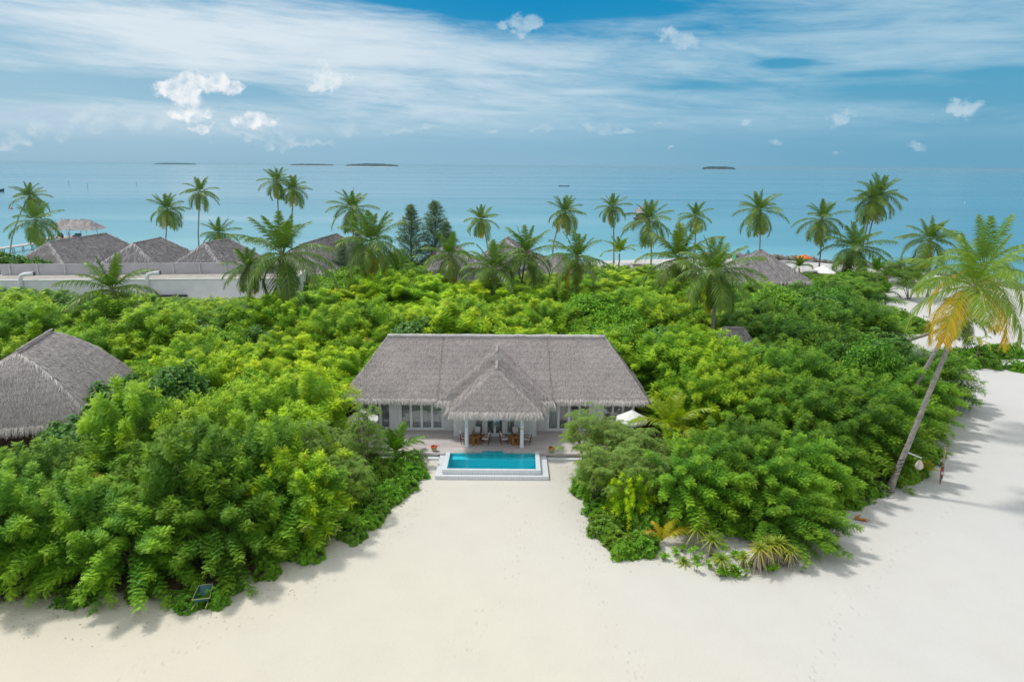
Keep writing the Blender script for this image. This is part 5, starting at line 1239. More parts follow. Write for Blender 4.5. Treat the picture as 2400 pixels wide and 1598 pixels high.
for (zx, zy, v, s) in ((655,520,1,.9),(575,560,1,1.),(800,735,0,1.0),(940,710,2,1.),(1080,800,1,1.2),(1130,800,2,1.1),(1230,770,1,1.4),(1265,800,1,1.0),(1345,790,2,.8),(1225,580,1,1.),(1280,640,0,1.2),(1440,680,1,1.3),(1470,620,1,1.2),(1600,730,1,1.3),(1655,720,1,1.2),(1690,650,1,1.1),(1810,685,0,1.1),(1860,630,1,1.),(1980,735,2,.7),(880,620,0,1.),(810,640,1,1.),(450,610,1,1.),(1130,650,0,1.),(1010,660,2,1.3),(750,580,0,1.1)):
    b = P(1460+zx/4.71, 1180+zy/4.71, 0); plant('beach_seedling', SEED[v], ['foliage','stem'], b[0], b[1], s*1.15, random.uniform(0,6.28), (1.15,1.1,.9), 'small leafy seedling on the bare sand around the pandanus', 'seedling', 'seedlings around the pandanus')
for (px, top, Y, lab) in ((8,590,117,'round leaved bush by the jetty end at the outer end of the parapet'),(48,594,118,'round leaved bush between the jetty and the parapet, middle one'),(86,604,117,'low round leaved bush against the first thatched roof behind the parapet')):
    c = PY(px, top, Y); plant('broadleaf_tree', BROAD[px % 3], names_, c[0], Y, 1.3, random.uniform(0,6.28), (1.05,1.05,1), lab, 'tree', 'bushes behind the parapet', c[2]/5.0)
# casuarinas behind the big palm
for (px, top, Y, s, lab) in ((962,478,136,1.0,'blue green casuarina standing alone between palm and casuarina pair'),(1018,470,138,1.05,'taller tree of the casuarina pair'),(1046,520,140,.85,'shorter tree of the casuarina pair'),(800,560,128,.9,'dark casuarina against the end of the thatched roof'),(838,535,134,1.0,'dark casuarina behind the bushy palm'),(905,600,130,.8,'low casuarina under the bushy palm fronds')):
    c = PY(px, top, Y); plant('casuarina_tree', CASU[px % 2], names_, c[0], Y, c[2]/13.0*1.25, random.uniform(0,6.28), G_, lab, 'tree', 'casuarinas behind the bushy palm', c[2]/13.0)

# ------------------------------------------------------------------ other thatched villas
def hut(name, A, B, w, h, rise, label, group, dens=26, L=.62, Wd=.085, tone=.42, gable=None, wallm='clap', roofm='thatch2', per=20, bunch=.6, rounded=False):
    r = (RoundRoof if rounded else Hip)(A, B, w, h, rise); cx, cy = (r.A+r.B)[:2]/2; t = tag(empty(name, (cx,cy,0)), label, 'villa', group)
    def put(acc, nm, m, par=None, smooth=False):
        o = acc.obj(nm, m, par or t, smooth=smooth)
        if (par or t) == t: o.location = (-cx,-cy,0)
        return o
    a = Acc(); r.build(a, dens, L, Wd, per, bunch, Wd*.8, tone, 16, .55)
    ro = put(a, 'roof', M[roofm]); r.cap(ro, .10, M['reedcap'])
    e = r.a1[2]; a = Acc(); k = .82; c = np.array([cx,cy,0]); 
    q = [c+(p-c)*np.array([k,k,0]) for p in (r.a1,r.b1,r.b2,r.a2)]
    for i in range(4):
        p0, p1 = q[i], q[(i+1) % 4]; a.face([p0, p1, p1+np.array([0,0,e+.3]), p0+np.array([0,0,e+.3])])
    put(a, 'wall', M[wallm])
    if gable:
        for (f, ww, up, lenf) in gable:      # porch roof on the right flank: f along the ridge, ww half width
            side = -r.n; m0 = r.A+(r.B-r.A)*f; ax = m0.copy(); ax[2] -= rise*up; run = w*up
            a0 = m0+side*(w+lenf-.9); a0[2] = ax[2]; bk = m0+side*(run*.9); bk[2] = ax[2]
            l = m0+side*(w+lenf)-r.d*ww; l[2] = e; rr = m0+side*(w+lenf)+r.d*ww; rr[2] = e; bl = m0+side*run*.9-r.d*ww; bl[2] = e; br = m0+side*run*.9+r.d*ww; br[2] = e
            fs = [[l,rr,a0],[rr,br,bk,a0],[bl,l,a0,bk]]; g = Acc(); roof_shell(g, fs)
            for ff in fs: strands(g, ff, dens, L, Wd)
            fringe(g, l, rr, side[:2], .5, bunch, per, Wd*.8)
            ridge_strands(g, a0, l, [downdir(fs[0]), downdir(fs[2])], 16, L, Wd, tone); ridge_strands(g, a0, rr, [downdir(fs[0]), downdir(fs[1])], 16, L, Wd, tone)
            put(g, 'porch_roof', M[roofm])
    return t, r, put
A, B = P(122,774,7.6), P(40,824,7.6); A[2] = B[2] = 7.6
t, r, put = hut('beach_villa', B, A, 6.2, 3.7, 5.1, 'near villa with pale ridged thatched roof cut by the frame above the round leaved trees', None, dens=170, L=.30, Wd=.032, tone=.62, wallm='brownwood', roofm='thatch', rounded=True, per=50, bunch=.42, gable=[(.10,2.6,.72,1.2)])
a = Acc(); b0 = P(2,1068,.9); 
for i in range(6): a.box(b0[0]-2.2+i*.45, b0[0]-2.15+i*.45, b0[1]-.02, b0[1]+.03, -.0, .95)
a.box(b0[0]-2.3,b0[0]+.25,b0[1]-.04,b0[1]+.05,.951,1.03); put(a, 'railing', M['teak'])
z8 = 7.8
def pz(x, y, z): p = P(x,y,z); p[2] = z; return p
vg = 'thatched villas behind the white wall'
hut('beach_villa', pz(112,568,z8), pz(249,547,z8), 5.6, 4.0, 4.2, 'thatched villa nearest the jetty, longest ridge behind the white wall', vg, gable=[(.22,3.2,.75,2.0)], tone=.6)
hut('beach_villa', pz(312,571,z8), pz(377,557,z8), 6.2, 4.0, 4.2, 'thatched villa with a pointed top, second from the jetty', vg, gable=[(.35,4.2,.9,2.2)], tone=.6)
hut('beach_villa', pz(480,570,z8), pz(538,560,z8), 5.6, 3.6, 4.2, 'thatched villa third from the jetty, behind the smaller palm', vg, gable=[(.4,3.0,.7,2.0)], tone=.6)
hut('beach_villa', pz(700,575,z8), pz(790,548,z8), 6.0, 4.0, 4.4, 'thatched villa whose roof end meets the dark casuarina', vg, tone=.45)
vg2 = 'thatched villas among the palms'
p = pz(1186,559,8.2); hut('beach_villa', p+np.array([0,-.8,0]), p+np.array([.4,2.8,0]), 6.6, 5.2, 4.6, 'villa with a steep peaked roof between two crossing palms', vg2, tone=.5, gable=[(.1,3.4,.7,2.4)])
p = pz(1068,578,6.6); hut('beach_villa', p+np.array([-2.5,0,0]), p+np.array([.5,1,0]), 4.4, 4.0, 3.6, 'low villa roof half hidden by the palm beside the casuarina pair', vg2, tone=.4)
p = pz(1312,597,6.2); hut('beach_villa', p+np.array([-.5,0,0]), p+np.array([.5,.6,0]), 4.6, 4.2, 3.6, 'small villa roof beside the full skirted palm', vg2, tone=.4)
p = pz(1783,586,8.0); hut('beach_pavilion', p+np.array([-.2,0,0]), p+np.array([.2,0,0]), 6.6, 6.9, 4.6, 'round peaked thatched pavilion under the straight palm by the beach', None, tone=.12, dens=14)
p0 = pz(1708,770,5.7); p1 = pz(1744,770,5.7); hut('garden_hut', p0+np.array([-.5,.3,0]), p1, 2.7, 2.1, 2.9, 'small thatched roof nearly swallowed by the thicket', None, dens=40, L=.55, Wd=.07, tone=.25, per=20, bunch=.5)

# long white service building
t = tag(empty('service_building', (-60,110,0)), 'long flat roofed white building with grey parapet in front of the thatched villas', 'building')
p0 = P(-60,658,4.0); p1 = P(690,652,4.0); ang = math.atan2(p1[1]-p0[1], p1[0]-p0[0]); Lb = float(np.hypot(*(p1-p0)[:2]))
t.location = (p0[0],p0[1],0); t.rotation_euler.z = ang
a = Acc(); a.box(0,Lb,0,.3,0,3.9); a.box(0,.3,.301,9.6,0,3.9); a.box(Lb-.3,Lb,.301,9.6,0,3.9); a.obj('wall', M['offwhite'], t)
a = Acc(); a.box(-.05,Lb+.05,-.08,.38,3.901,4.05); a.obj('coping', M['white'], t)
a = Acc(); a.box(.31,Lb-.31,.39,9.6,3.6,3.86); a.obj('roof', M['flatroof'], t)
a = Acc(); a.box(0,Lb-3,6.6,6.85,3.861,5.65); a.obj('parapet', M['greywall'], t)
for x in np.linspace(1.5,Lb-4,11): a = Acc(); a.box(x-.14,x+.14,6.45,6.598,3.861,5.55); a.obj('pilaster', M['steel'], t)
for px in (95,372):
    b = P(px,645,4.0); xx = (b[0]-p0[0])*cos(-ang)-(b[1]-p0[1])*sin(-ang); a = Acc(); a.tube([(xx,-.25,1.0),(xx,-.25,4.4),(xx+.15,-.2,4.75),(xx+.6,0,4.95),(xx+1.9,.2,5.0)], [.30,.30,.31,.32,.32], 12); dct = a.obj('air_duct', M['offwhite'], t, smooth=True)
    a = Acc(); a.box(xx+1.901,xx+1.95,-.1,.5,4.7,5.3); a.obj('grille', M['darkmetal'], dct)
a = Acc(); xx = Lb-22; a.box(xx,xx+5,-.55,-.005,1.2,1.5); a.obj('ledge', M['darkmetal'], t)

# ------------------------------------------------------------------ people
def person(name_label, loc, rz, pose='stand', cloth='cloth', h=1.7):
    if pose == 'stand': J = [(0,0,.92),(0,0,1.15),(0,0,1.40),(0,0,1.50),(0,.0,1.62),(.20,0,1.38),(.25,.03,1.12),(.24,-.08,.90),(-.20,0,1.38),(-.25,.03,1.12),(-.24,-.08,.90),(.10,0,.88),(.11,-.02,.48),(.11,.02,.06),(.11,-.16,.03),(-.10,0,.88),(-.12,.02,.48),(-.12,.05,.06),(-.12,-.13,.03)]
    else: J = [(0,0,.10),(0,.02,.32),(0,-.02,.58),(0,-.03,.68),(0,-.05,.80),(.20,-.02,.55),(.26,-.18,.34),(.22,-.40,.36),(-.20,-.02,.55),(-.26,-.18,.34),(-.22,-.40,.30),(.10,-.06,.08),(.12,-.45,.26),(.12,-.80,.06),(.12,-.92,.10),(-.10,-.06,.08),(-.12,-.45,.26),(-.12,-.80,.06),(-.12,-.92,.10)]
    E = [(0,1),(1,2),(2,3),(3,4),(2,5),(5,6),(6,7),(2,8),(8,9),(9,10),(0,11),(11,12),(12,13),(13,14),(0,15),(15,16),(16,17),(17,18)]
    rad = [.14,.13,.14,.055,.105,.06,.045,.04,.06,.045,.04,.095,.065,.045,.04,.095,.065,.045,.04]
    me = bpy.data.meshes.new('person'); me.from_pydata(J, E, []); o = bpy.data.objects.new('tmp_person', me); COL.objects.link(o)
    md = o.modifiers.new('s', 'SKIN')
    for v, rr in zip(me.skin_vertices[0].data, rad): v.radius = (rr, rr*.8)
    me.skin_vertices[0].data[0].use_root = True
    sb = o.modifiers.new('d', 'SUBSURF'); sb.levels = sb.render_levels = 1
    dg = bpy.context.evaluated_depsgraph_get(); nm = bpy.data.meshes.new_from_object(o.evaluated_get(dg)); bpy.data.objects.remove(o)
    nm.materials.clear(); nm.materials.append(M['skin']); nm.materials.append(M[cloth])
    zc = 1.46 if pose == 'stand' else .64
    lo = .45 if pose == 'stand' else -.1
    for p_ in nm.polygons:
        p_.use_smooth = True; c = p_.center; p_.material_index = 1 if lo < c.z < zc and abs(c.x) < .22 else 0
    ob = link('person', nm, None, loc, rz); ob.scale = (h/1.72,)*3
    tag(ob, name_label, 'person')
    hz = 1.655 if pose == 'stand' else .835; hy = .01 if pose == 'stand' else -.04
    a = Acc(); a.lathe([(.10,-.03),(.112,.02),(.085,.08),(.0,.105)], (0,hy+.012,hz), 10); a.obj('hair', M['darkmetal'], ob, smooth=True)
    return ob

# ------------------------------------------------------------------ jetty, boats, hut in the sea, buoys
JZ = .5
p0 = P(-30,587,JZ); p1 = P(112,566,JZ); p2 = P(190,559,JZ)
t = tag(empty('jetty', (0,0,0)), 'pale wooden jetty on posts leading to the open thatched shelter', 'jetty')
a = Acc(); a.beam(p0, p1, 2.4, .3); a.obj('walkway', M['jettywood'], t)
pc = P(172,560,JZ); pa = P(108,565,JZ); a = Acc(); a.box(-8.5,9.5,-4.2,4.2,-.2,.0,c=pc+np.array([0,2.,.16])); a.obj('platform', M['jettywood'], t)
for f in np.linspace(0,.95,7):
    q = p0+(p1-p0)*f
    for s in (-.9,.9): a = Acc(); a.tube([(q[0]+s,q[1]+s*.3,-3),(q[0]+s,q[1]+s*.3,JZ)], .12, 6); a.obj('post', M['jettywood'], t)
for x in (-8,-3,3,9): a = Acc(); a.tube([(pc[0]+x,pc[1]-1.8,-3),(pc[0]+x,pc[1]-1.8,JZ)], .14, 6); a.obj('post', M['jettywood'], t)
zp = JZ+.16
sh = tag(empty('jetty_shelter', (pc[0],pc[1]+2,zp)), 'open thatched shelter on white posts at the jetty head', 'shelter')
L1, W1 = 5.6, 3.6
for x in (-4.6,-.4,4.4):
    for y in (-2.6,2.6): a = Acc(); a.tube([(x,y,0),(x,y,3.0)], .11, 8); a.obj('post', M['white'], sh)
a = Acc(); fl = np.array([-L1-.5,-W1,2.7]); fr_ = np.array([L1+1.0,-W1,2.7]); bl = np.array([-L1-.5,W1,2.7]); br = np.array([L1+1.0,W1,2.7]); rl = np.array([-L1+1.6,0,5.2]); rr_ = np.array([L1-1.6,0,5.2])
fs = [[fl,fr_,rr_,rl],[br,bl,rl,rr_],[fr_,br,rr_]]; roof_shell(a, fs, .15)
for f in fs: strands(a, f, 10, 1.0, .14)
fringe(a, fl, fr_, (0,-1), .4, .8, 12, .12); fringe(a, fr_, br, (1,0), .4, .8, 12, .12)
a.obj('roof', M['thatch'], sh)
a = Acc()
for y in np.linspace(-3.2,3.2,9): a.beam((-L1-.3,y,2.62),(-L1+1.6,0,4.95),.06,.1)
a.beam((-L1-.3,-3.3,2.6),(-L1-.3,3.3,2.6),.1,.12); a.obj('rafter', M['yellow'], sh)
t = tag(empty('moored_boat', pa+np.array([-3.4,3.5,-1.25])), 'grey green boat moored before the open shelter', 'boat')
def hull(L, w, h, up=.5):
    a = Acc(); k = 13; u = np.linspace(-1,1,k); wd = w/2*np.clip(1-np.abs(u)**2.6,0.03,1); top = h+up*np.abs(u)**3
    rows = [np.stack([u*L/2*.9, -wd*.0, np.full(k,0.)],1), np.stack([u*L/2*.96,-wd*.7,np.full(k,h*.35)],1), np.stack([u*L/2,-wd,top],1), np.stack([u*L/2*.98,-wd*.85,top],1), np.stack([u*L/2*.95,-wd*.7,np.full(k,h*.55)],1)]
    for sg in (1,-1):
        b = [a.verts(r_*np.array([1,sg,1])) for r_ in rows]; j = np.arange(k-1)
        for q in range(4): a.quads(np.stack([b[q]+j,b[q]+j+1,b[q+1]+j+1,b[q+1]+j],1) if sg > 0 else np.stack([b[q]+j+1,b[q]+j,b[q+1]+j,b[q+1]+j+1],1), 1 if q >= 2 else 0)
    a.box(-L/2*.8,L/2*.8,-w*.32,w*.32,h*.5,h*.55,1); return a
hull(7.5,2.2,1.2).obj('hull', [M['hullgreen'],M['boatwhite']], t, smooth=True)
a = Acc(); a.box(.6,3.4,-.8,.8,2.35,2.5); a.obj('canopy', M['bluecanvas'], t)
for x in (.8,3.2):
    for y in (-.7,.7): a = Acc(); a.tube([(x,y,.7),(x,y,2.349)], .03, 5); a.obj('post', M['boatwhite'], t)
person('person in dark clothes standing under the shelter roof near the boat', PY(146,560,pc[1]+.5)*np.array([1,1,0])+np.array([0,0,zp]), .4)
person('person in red clothes standing mid shelter beside a post', PY(163,560,pc[1]+.8)*np.array([1,1,0])+np.array([0,0,zp]), -.6, cloth='redcloth')
for i, (px, m, lab, sz) in enumerate(((141,'redcloth','dark red bench under the shelter beside the standing person',(1.8,.8,.8)),(184,'barrow','dark teal crate stacked under the shelter, far end',(1.2,1.0,1.4)),(176,'red','red crate beside the teal one under the shelter',(.7,.8,.9)),(169,'yellow','low yellow mat on the shelter floor',(2.0,1.2,.3)))):
    q = PY(px,561,pc[1]+.2); a = Acc(); w, d_, h = sz
    if i == 0: a.box(-w/2,w/2,-d_/2,d_/2,.4,.5); a.box(-w/2,w/2,d_/2-.08,d_/2,.501,h+.3); a.box(-w/2,-w/2+.08,-d_/2,d_/2-.1,0,.399); a.box(w/2-.08,w/2,-d_/2,d_/2-.1,0,.399)
    elif i == 3: a.box(-w/2,w/2,-d_/2,d_/2,0,.18); a.tube([(w/2-.2,-d_/2,.28),(w/2-.2,d_/2,.28)], .12, 8)
    else:
        a.box(-w/2,w/2,-d_/2,d_/2,0,h*.92); a.box(-w/2-.03,w/2+.03,-d_/2-.03,d_/2+.03,h*.921,h)
    tag(a.obj(('bench','storage_crate','storage_crate','rolled_mat')[i], M[m], None, (q[0],q[1],zp)), lab, ('bench','crate','crate','mat')[i])
# canoe with its paddler
b = P(1322,437,SEA); t = tag(empty('long_canoe', b), 'long dark canoe alone on the open lagoon', 'canoe'); hull(12.5,1.3,.75,.45).obj('hull', [M['hull'],M['hull']], t, smooth=True)
a = Acc(); a.beam((-1,-.6,.75),(-1,.6,.75),.25,.06); a.obj('seat', M['brownwood'], t)
person('person in dark clothes sitting in the long canoe', b+np.array([-1.8,0,.45]), 1.2, 'sit', h=1.9)
b = P(-8,449,SEA); t = tag(empty('fishing_boat', b), 'dark boat only partly showing on the lagoon above the jetty palms', 'boat'); hull(13,2.6,1.5,1.0).obj('hull', [M['hull'],M['hull']], t, smooth=True); a = Acc(); a.box(-2,2.4,-.9,.9,.9,2.6); a.obj('cabin', M['hull'], t)
# hut standing in the sea
b = P(1503,521,SEA); t = tag(empty('sea_hut', b), 'small dark wooden hut with thatched cap standing in the lagoon', 'hut')
for x in (-2.4,2.4):
    for y in (-2,2): a = Acc(); a.tube([(x,y,-2),(x,y,1.0)], .25, 6); a.obj('pile', M['brownwood'], t)
a = Acc(); a.box(-3.0,3.0,-2.6,2.6,.95,1.9); a.obj('platform', M['brownwood'], t)
a = Acc(); a.box(-2.2,2.2,-1.9,1.9,1.901,4.3); a.obj('wall', M['brownwood'], t)
for x in (-1.2,.5): a = Acc(); a.box(x,x+.7,-1.96,-1.905,2.5,3.9); a.obj('window', M['darkmetal'], t)
r = Hip((-.8,0,6.6),(.8,0,6.6),2.7,2.0,2.4); a = Acc(); r.build(a, 8, 1.1, .16, 8, 1.0, .14, .3, 8, .4); a.obj('roof', M['thatch'], t)
for (px, py, rad, m, lab) in ((1377,446,.55,'pink','small pink buoy far out beyond the canoe'),(1444,577,.85,'pink','large coral pink buoy close to the beach'),(27,490,.6,'red','red and white buoy above the jetty palms'),(1552,528,.45,'red','small red buoy beside the hut in the sea'),(1588,459,.5,'pink','pale pink buoy far out above the small far palm'),(2261,476,.45,'boatwhite','tiny white buoy far out above the slender sand palm')):
    b = P(px,py,SEA); t = tag(empty('mooring_buoy', b), lab, 'buoy', 'mooring buoys'); a = Acc(); th = np.linspace(-.45*pi,.5*pi,9); a.lathe([(max(0,rad*cos(x)),rad*(.35+sin(x))) for x in th], sides=14); a.obj('float', M[m], t, smooth=True); a = Acc(); a.lathe([(.03,rad*1.3),(.10,rad*1.42),(.10,rad*1.52),(0,rad*1.55)], sides=8); a.obj('eyelet', M['boatwhite'], t)
for (px, py, lab) in ((206,443,'thin channel marker pole, nearest the fishing boat'),(321,439,'thin channel marker pole above the second thatched roof'),(162,434,'thin channel marker pole farthest out above the jetty palms')):
    b = P(px,py,SEA); t = tag(empty('channel_marker', b), lab, 'pole', 'channel markers'); a = Acc(); a.tube([(0,0,-2),(0,0,4.2)], .13, 6); a.obj('pole', M['brownwood'], t); a = Acc(); a.lathe([(0,4.2),(.35,4.2),(0,5.0)], sides=8); a.obj('topmark', M['hullgreen'], t)
# beach things on the far shore
for (px, py, m, lab) in ((1649,604,'pinkflag','pink beach flag behind the palms by the breakwater'),(1716,604,'greenflag','green beach flag beside the round peaked pavilion'),(1750,598,'teal','teal beach flag at the shoulder of the round peaked pavilion')):
    b = PY(px,py,152); b[2] = 0; t = tag(empty('beach_flag', b), lab, 'flag', 'beach flags by the breakwater'); hh = PY(px,py-14,152)[2]; a = Acc(); a.tube([(0,0,0),(0,0,hh)], .04, 6); a.obj('pole', M['white'], t)
    a = Acc(); zt = hh; zb = hh-2.2; v = [(.05,0,zb),(.75,.05,zb+.2),(.85,-.03,zb+1.1),(.45,.03,zt-.25),(.05,0,zt)]; a.face(v); a.face([(x,y+.01,z) for x,y,z in v[::-1]]); a.obj('banner', M[m], t)
b = PY(1884,606,149); b[2] = 0; t = make_parasol(1.75, PY(1884,604,149)[2], 'orange', .75); t.location = b.tolist(); tag(t, 'orange parasol on the far beach beside a palm', 'parasol')
for i, (px, py, lab) in enumerate(((1929,628,'white parasol standing farther back of the far pair'),(1938,634,'white parasol in front of the far pair'))):
    Y = 124-3*i; q = PY(px,py,Y); t = make_parasol(1.55, q[2]-.3, 'canvas', .8); t.location = (q[0],Y,0); tag(t, lab, 'parasol', 'far white parasols')
b = PY(1500,612,150); a = Acc(); a.box(-1.6,1.6,-1,1,0,1.2); a.box(-1.8,1.8,-1.2,1.2,1.201,1.4); tag(a.obj('beach_bar', M['jettywood'], None, (b[0],150,0)), 'low pale wooden counter at the water edge beside the hut hiding palm', 'counter')
# breakwater boulders
RK = []
for k in range(6):
    import bmesh
    bm = bmesh.new(); bmesh.ops.create_icosphere(bm, subdivisions=2, radius=1.0); rs = np.random.default_rng(k)
    pl = nrm(rs.normal(0,1,(9,3))); dd = rs.uniform(.55,.85,9)
    for v in bm.verts:
        c = np.array(v.co)
        for n_, d_ in zip(pl, dd):
            e = c@n_-d_
            if e > 0: c = c-n_*e
        v.co = c*np.array([1.15,.95,.8])
    me = bpy.data.meshes.new('boulder'); bm.to_mesh(me); bm.free(); me.materials.append(M['rock']); RK.append(me)
line = [P(1640,602,-.5),P(1760,600,-.5),P(1900,611,-.5),P(2000,619,-.5),P(2110,629,-.5),P(2250,652,-.5),P(2420,688,-.5)]
seg = np.cumsum([0]+[np.linalg.norm(b-a) for a, b in zip(line[:-1], line[1:])])
for i in range(225):
    s = seg[-1]*(i+random.random())/225; p = np.array([np.interp(s, seg, [q[k] for q in line]) for k in range(3)]); row = i % 3
    o = link('boulder', RK[i % 6], None, (p[0]+random.uniform(-.5,.5), p[1]+random.uniform(-1.3,1.3), -.75+.5*(row == 1)+random.uniform(-.1,.35)), random.uniform(0,6.28)); z = random.uniform(.5,1.0); o.scale = (z,z,z*random.uniform(.8,1.1)); o.rotation_euler = (random.uniform(-.5,.5),random.uniform(-.5,.5),random.uniform(0,6.28))
    tag(o, 'grey boulder of the breakwater along the far shore', 'boulder', 'boulders of the breakwater')

# ------------------------------------------------------------------ small things on the near sand
b = P(2203,1130,0); t = tag(empty('beach_sign', b, R(240)), 'wooden sign post with a red and white lifebuoy on the open sand', 'sign')
for x in (-.28,.28): a = Acc(); a.tube([(x,0,0),(x*1.0,0,2.75)], .045, 7); a.obj('post', M['postwood'], t)
a = Acc(); a.box(-.42,.42,-.05,-.046+.03,1.62,2.5); a.beam((-.48,-.03,2.55),(.48,-.03,2.55),.07,.07); a.obj('board', M['signwood'], t)
a = Acc(); a.box(-.45,.45,.05,.09,.42,1.32); a.obj('backboard', M['greyboard'], t)
lb = tag(empty('lifebuoy', b+np.array([.05,-.08,.9]), R(240)), 'red lifebuoy with white bands hanging on the sign post', 'lifebuoy')
def ring(a0, a1, m, nm):
    a = Acc(); th = np.linspace(a0,a1,9); a.tube(np.stack([.33*np.cos(th),np.full(9,-.08),.33*np.sin(th)],1), .085, 10); a.obj(nm, m, lb, smooth=True)
for k in range(4): ring(k*pi/2+.26, (k+1)*pi/2-.26, M['red'], 'float_section'); ring(k*pi/2-.26, k*pi/2+.26, M['white'], 'band')
def trunk_at(pack, f): t, base, top, pth = pack; return base+np.array([np.interp(f, np.linspace(0,1,18), pth[:,i]) for i in range(3)])
def at_py(pack, py):
    fs = np.linspace(0,1,400); ys = np.array([proj(trunk_at(pack, f))[1] for f in fs]); return fs[np.argmin(np.abs(ys-py))]
for pack, py, (ex, ey), (lx, ly), lab in ((pA, 1058, (2160,1073), (2155,1092), 'pale teardrop lantern on the lower arm of the front leaning trunk'), (pB, 899, (2176,905), (2173,918), 'pale teardrop lantern on the leaning trunk behind')):
    s = trunk_at(pack, at_py(pack, py)); e = PY(ex,ey,s[1]-.1); t = tag(empty('hanging_lantern', e), lab, 'lantern', 'teardrop lanterns on the leaning palms')
    a = Acc(); a.beam(s-e, np.zeros(3), .07, .09); a.obj('bracket', M['steel'], t)
    a = Acc(); a.tube([(-.08,0,0),(-.08,0,-.12)], .012, 5); a.obj('cord', M['rope'], t)
    a = Acc(); a.lathe([(0,-.86),(.16,-.83),(.25,-.70),(.27,-.58),(.22,-.42),(.10,-.20),(.02,-.10),(0,-.10)], (-.08,0,0), 18); a.obj('shade', M['lantern'], t, smooth=True)
cr = Acc(); f1, f0 = at_py(pA, 1072), at_py(pA, 1128); th = np.linspace(0,2*pi*6,120); 
pts = []
for i, q in enumerate(th):
    c = trunk_at(pA, f0+(f1-f0)*i/119); pts.append(c+.21*np.array([cos(q),sin(q),.15*cos(q)]))
cr.tube(pts, .018, 5); tag(cr.obj('wound_cable', M['rope']), 'dark cable wound round the foot of the front leaning trunk', 'cable')
# wheelbarrow half under the bushes
for q_ in ((448,1416),(508,1410),(430,1405)):
    b = P(*q_,0); shrubfn('close beside the small wheelbarrow', .55, .75, (.85,.9,.9))(b[0], b[1])
b = P(478,1416,0); t = tag(empty('wheelbarrow', b, R(12)), 'dark green wheelbarrow parked under the plume trees at the sand edge', 'wheelbarrow')
a = Acc(); v0 = np.array([(-.30,-.25,.34),(.30,-.25,.34),(.22,.45,.34),(-.22,.45,.34)]); v1 = np.array([(-.42,-.42,.62),(.42,-.42,.62),(.34,.78,.66),(-.34,.78,.66)])
a.face(v0); 
for i in range(4): a.face([v0[i],v0[(i+1) % 4],v1[(i+1) % 4],v1[i]]); a.face([v0[i]*1.02,v1[i]*1.02,v1[(i+1) % 4]*1.02,v0[(i+1) % 4]*1.02])
a.obj('tray', M['barrow'], t)
a = Acc(); a.tube([*v1,v1[0]], .022, 6); a.obj('rim', M['barrowtrim'], t)
for x in (-1,1):
    a = Acc(); a.tube([(x*.10,.95,.22),(x*.22,.3,.31),(x*.30,-.4,.36),(x*.33,-1.0,.46)], .02, 6); a.obj('handle', M['barrowtrim'], t)
    a = Acc(); a.tube([(x*.26,-.2,.33),(x*.27,-.3,0)], .02, 6); a.obj('leg', M['barrowtrim'], t)
a = Acc(); th = np.linspace(0,2*pi,17); a.tube(np.stack([np.zeros(17),.95+.16*np.cos(th),.21+.16*np.sin(th)],1), .05, 8, cap=False); w = a.obj('wheel', M['rubber'], t, smooth=True)
a = Acc(); a.tube([(-.05,.95,.21),(.05,.95,.21)], .05, 8); a.obj('hub', M['steel'], w)
b = P(2003,1216,0); t = tag(empty('dry_palm_leaf', b), 'dry orange palm leaf lying on the sand at the bush edge', 'leaf'); a = Acc(); a.blades(np.array([[0,0,.05],[.05,.1,.04],[-.05,-.05,.06]]), np.array([[1,-.3,.12],[.9,-.6,.05],[.7,.3,.3]]), np.array([0,0,1.]), [.95,.8,.6], [.28,.2,.2], .08, (.4,1,.8,.2)); o = a.obj('blade', M['orangeleaf'], t)

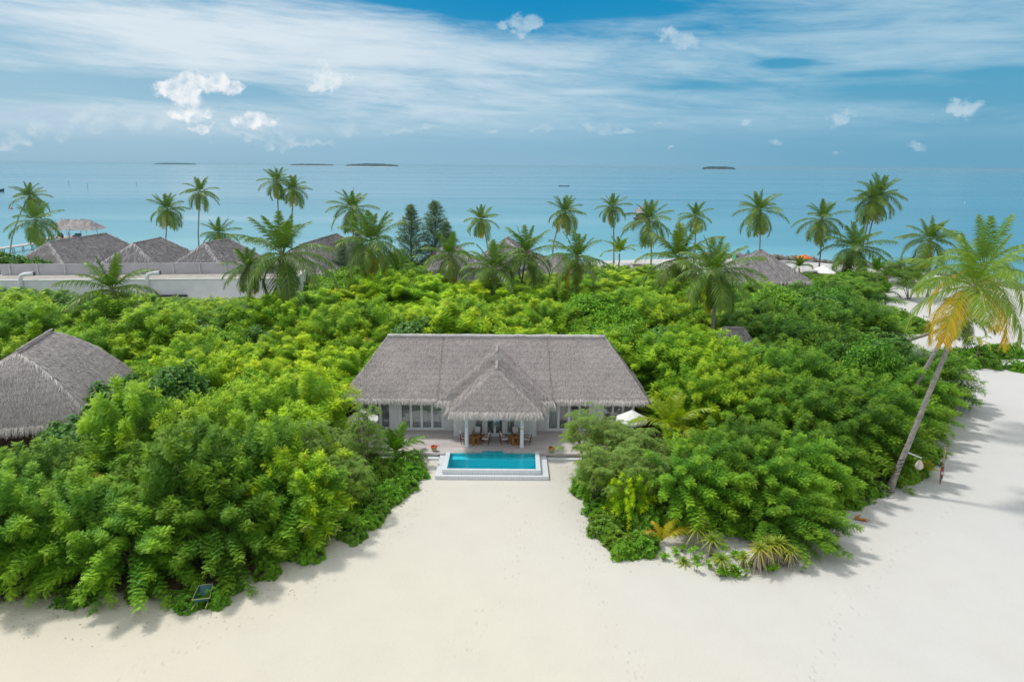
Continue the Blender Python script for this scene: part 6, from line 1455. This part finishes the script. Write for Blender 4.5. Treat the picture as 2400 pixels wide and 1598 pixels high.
a = Acc(); pl_ = [P(*p)[:2] for p in FRONT+RIGHTB]
for p0_, p1_ in zip(pl_[:-1], pl_[1:]):
    if np.hypot(*(p1_-p0_)) > 14: continue
    k = int(np.hypot(*(p1_-p0_))*12); t_ = rng.random(k)[:,None]; nn_ = np.array([(p1_-p0_)[1], -(p1_-p0_)[0]]); nn_ = nn_/np.linalg.norm(nn_)
    q_ = p0_+(p1_-p0_)*t_+nn_*(np.abs(rng.normal(0,1.3,k))-.8)[:,None]; gz_ = ground_z(q_[:,0], q_[:,1])
    an_ = rng.random(k)*6.28; a.blades(np.column_stack([q_, gz_+.02]), np.column_stack([np.cos(an_), np.sin(an_), rng.uniform(-.05,.25,k)]), np.array([0,0,1.])+rng.normal(0,.3,(k,3)), rng.uniform(.06,.15,k), rng.uniform(.02,.05,k), .01, (.3,1,.2))
tag(a.obj('leaf_litter', mat_leaf('dry_litter', (.24,.18,.11), (.46,.37,.24), (.5,.4,.2), .1)), 'dry leaves scattered on the sand along the bushes', kind='stuff')

# ------------------------------------------------------------------ islets on the horizon
def islet(px0, px1, py, top, Y, nm, seed, sandy=True):
    rs = np.random.default_rng(seed); a = PY(px0,py,Y); b = PY(px1,py,Y); a[2] = b[2] = SEA; c = (a+b)/2; L = abs(b[0]-a[0]); hh = top/FPX*Y
    s = Acc(); th = np.linspace(0,2*pi,40,endpoint=False); rim = np.stack([L/2*np.cos(th), L*.16*np.sin(th), np.zeros(40)],1); top_ = rim*.94+np.array([0,0,hh*.12])
    i0 = s.verts(rim); i1 = s.verts(top_); j = np.arange(40); jn = (j+1) % 40; s.quads(np.stack([i0+j,i0+jn,i1+jn,i1+j],1)); s.ng.append([int(i1+k) for k in j]); s.ngm.append(0)
    tag(s.obj(nm+'_shore', M['sandy'] if sandy else M['farwood'], None, c), kind='structure')
    f = Acc(); n = 260; u = rs.uniform(-1,1,n); v = rs.uniform(-1,1,n)*np.sqrt(1-u*u)*.8; sz = hh*rs.uniform(.22,.45,n); zc = hh*(.35+.30*rs.random(n))*(1-.55*np.abs(u)**3)
    for k in range(n):
        prof = [(0,-1),(.75,-.5),(1,0),(.7,.55),(0,.9)]; f.lathe([(r_*sz[k]*1.5,z_*sz[k]) for r_, z_ in prof], (u[k]*L*.46,v[k]*L*.14,zc[k]), 6)
    tag(f.obj(nm+'_forest', M['farwood'], None, c), 'low wooded islet on the horizon', kind='stuff')
islet(361,462,383.5,4.2,11000,'islet',1,False)
islet(678,785,381.5,5.0,9000,'islet',2); islet(811,935,382.5,7.2,7800,'islet',3)
islet(1647,1723,389.5,7.5,6500,'islet',4)
print('objects', len(scene.objects))
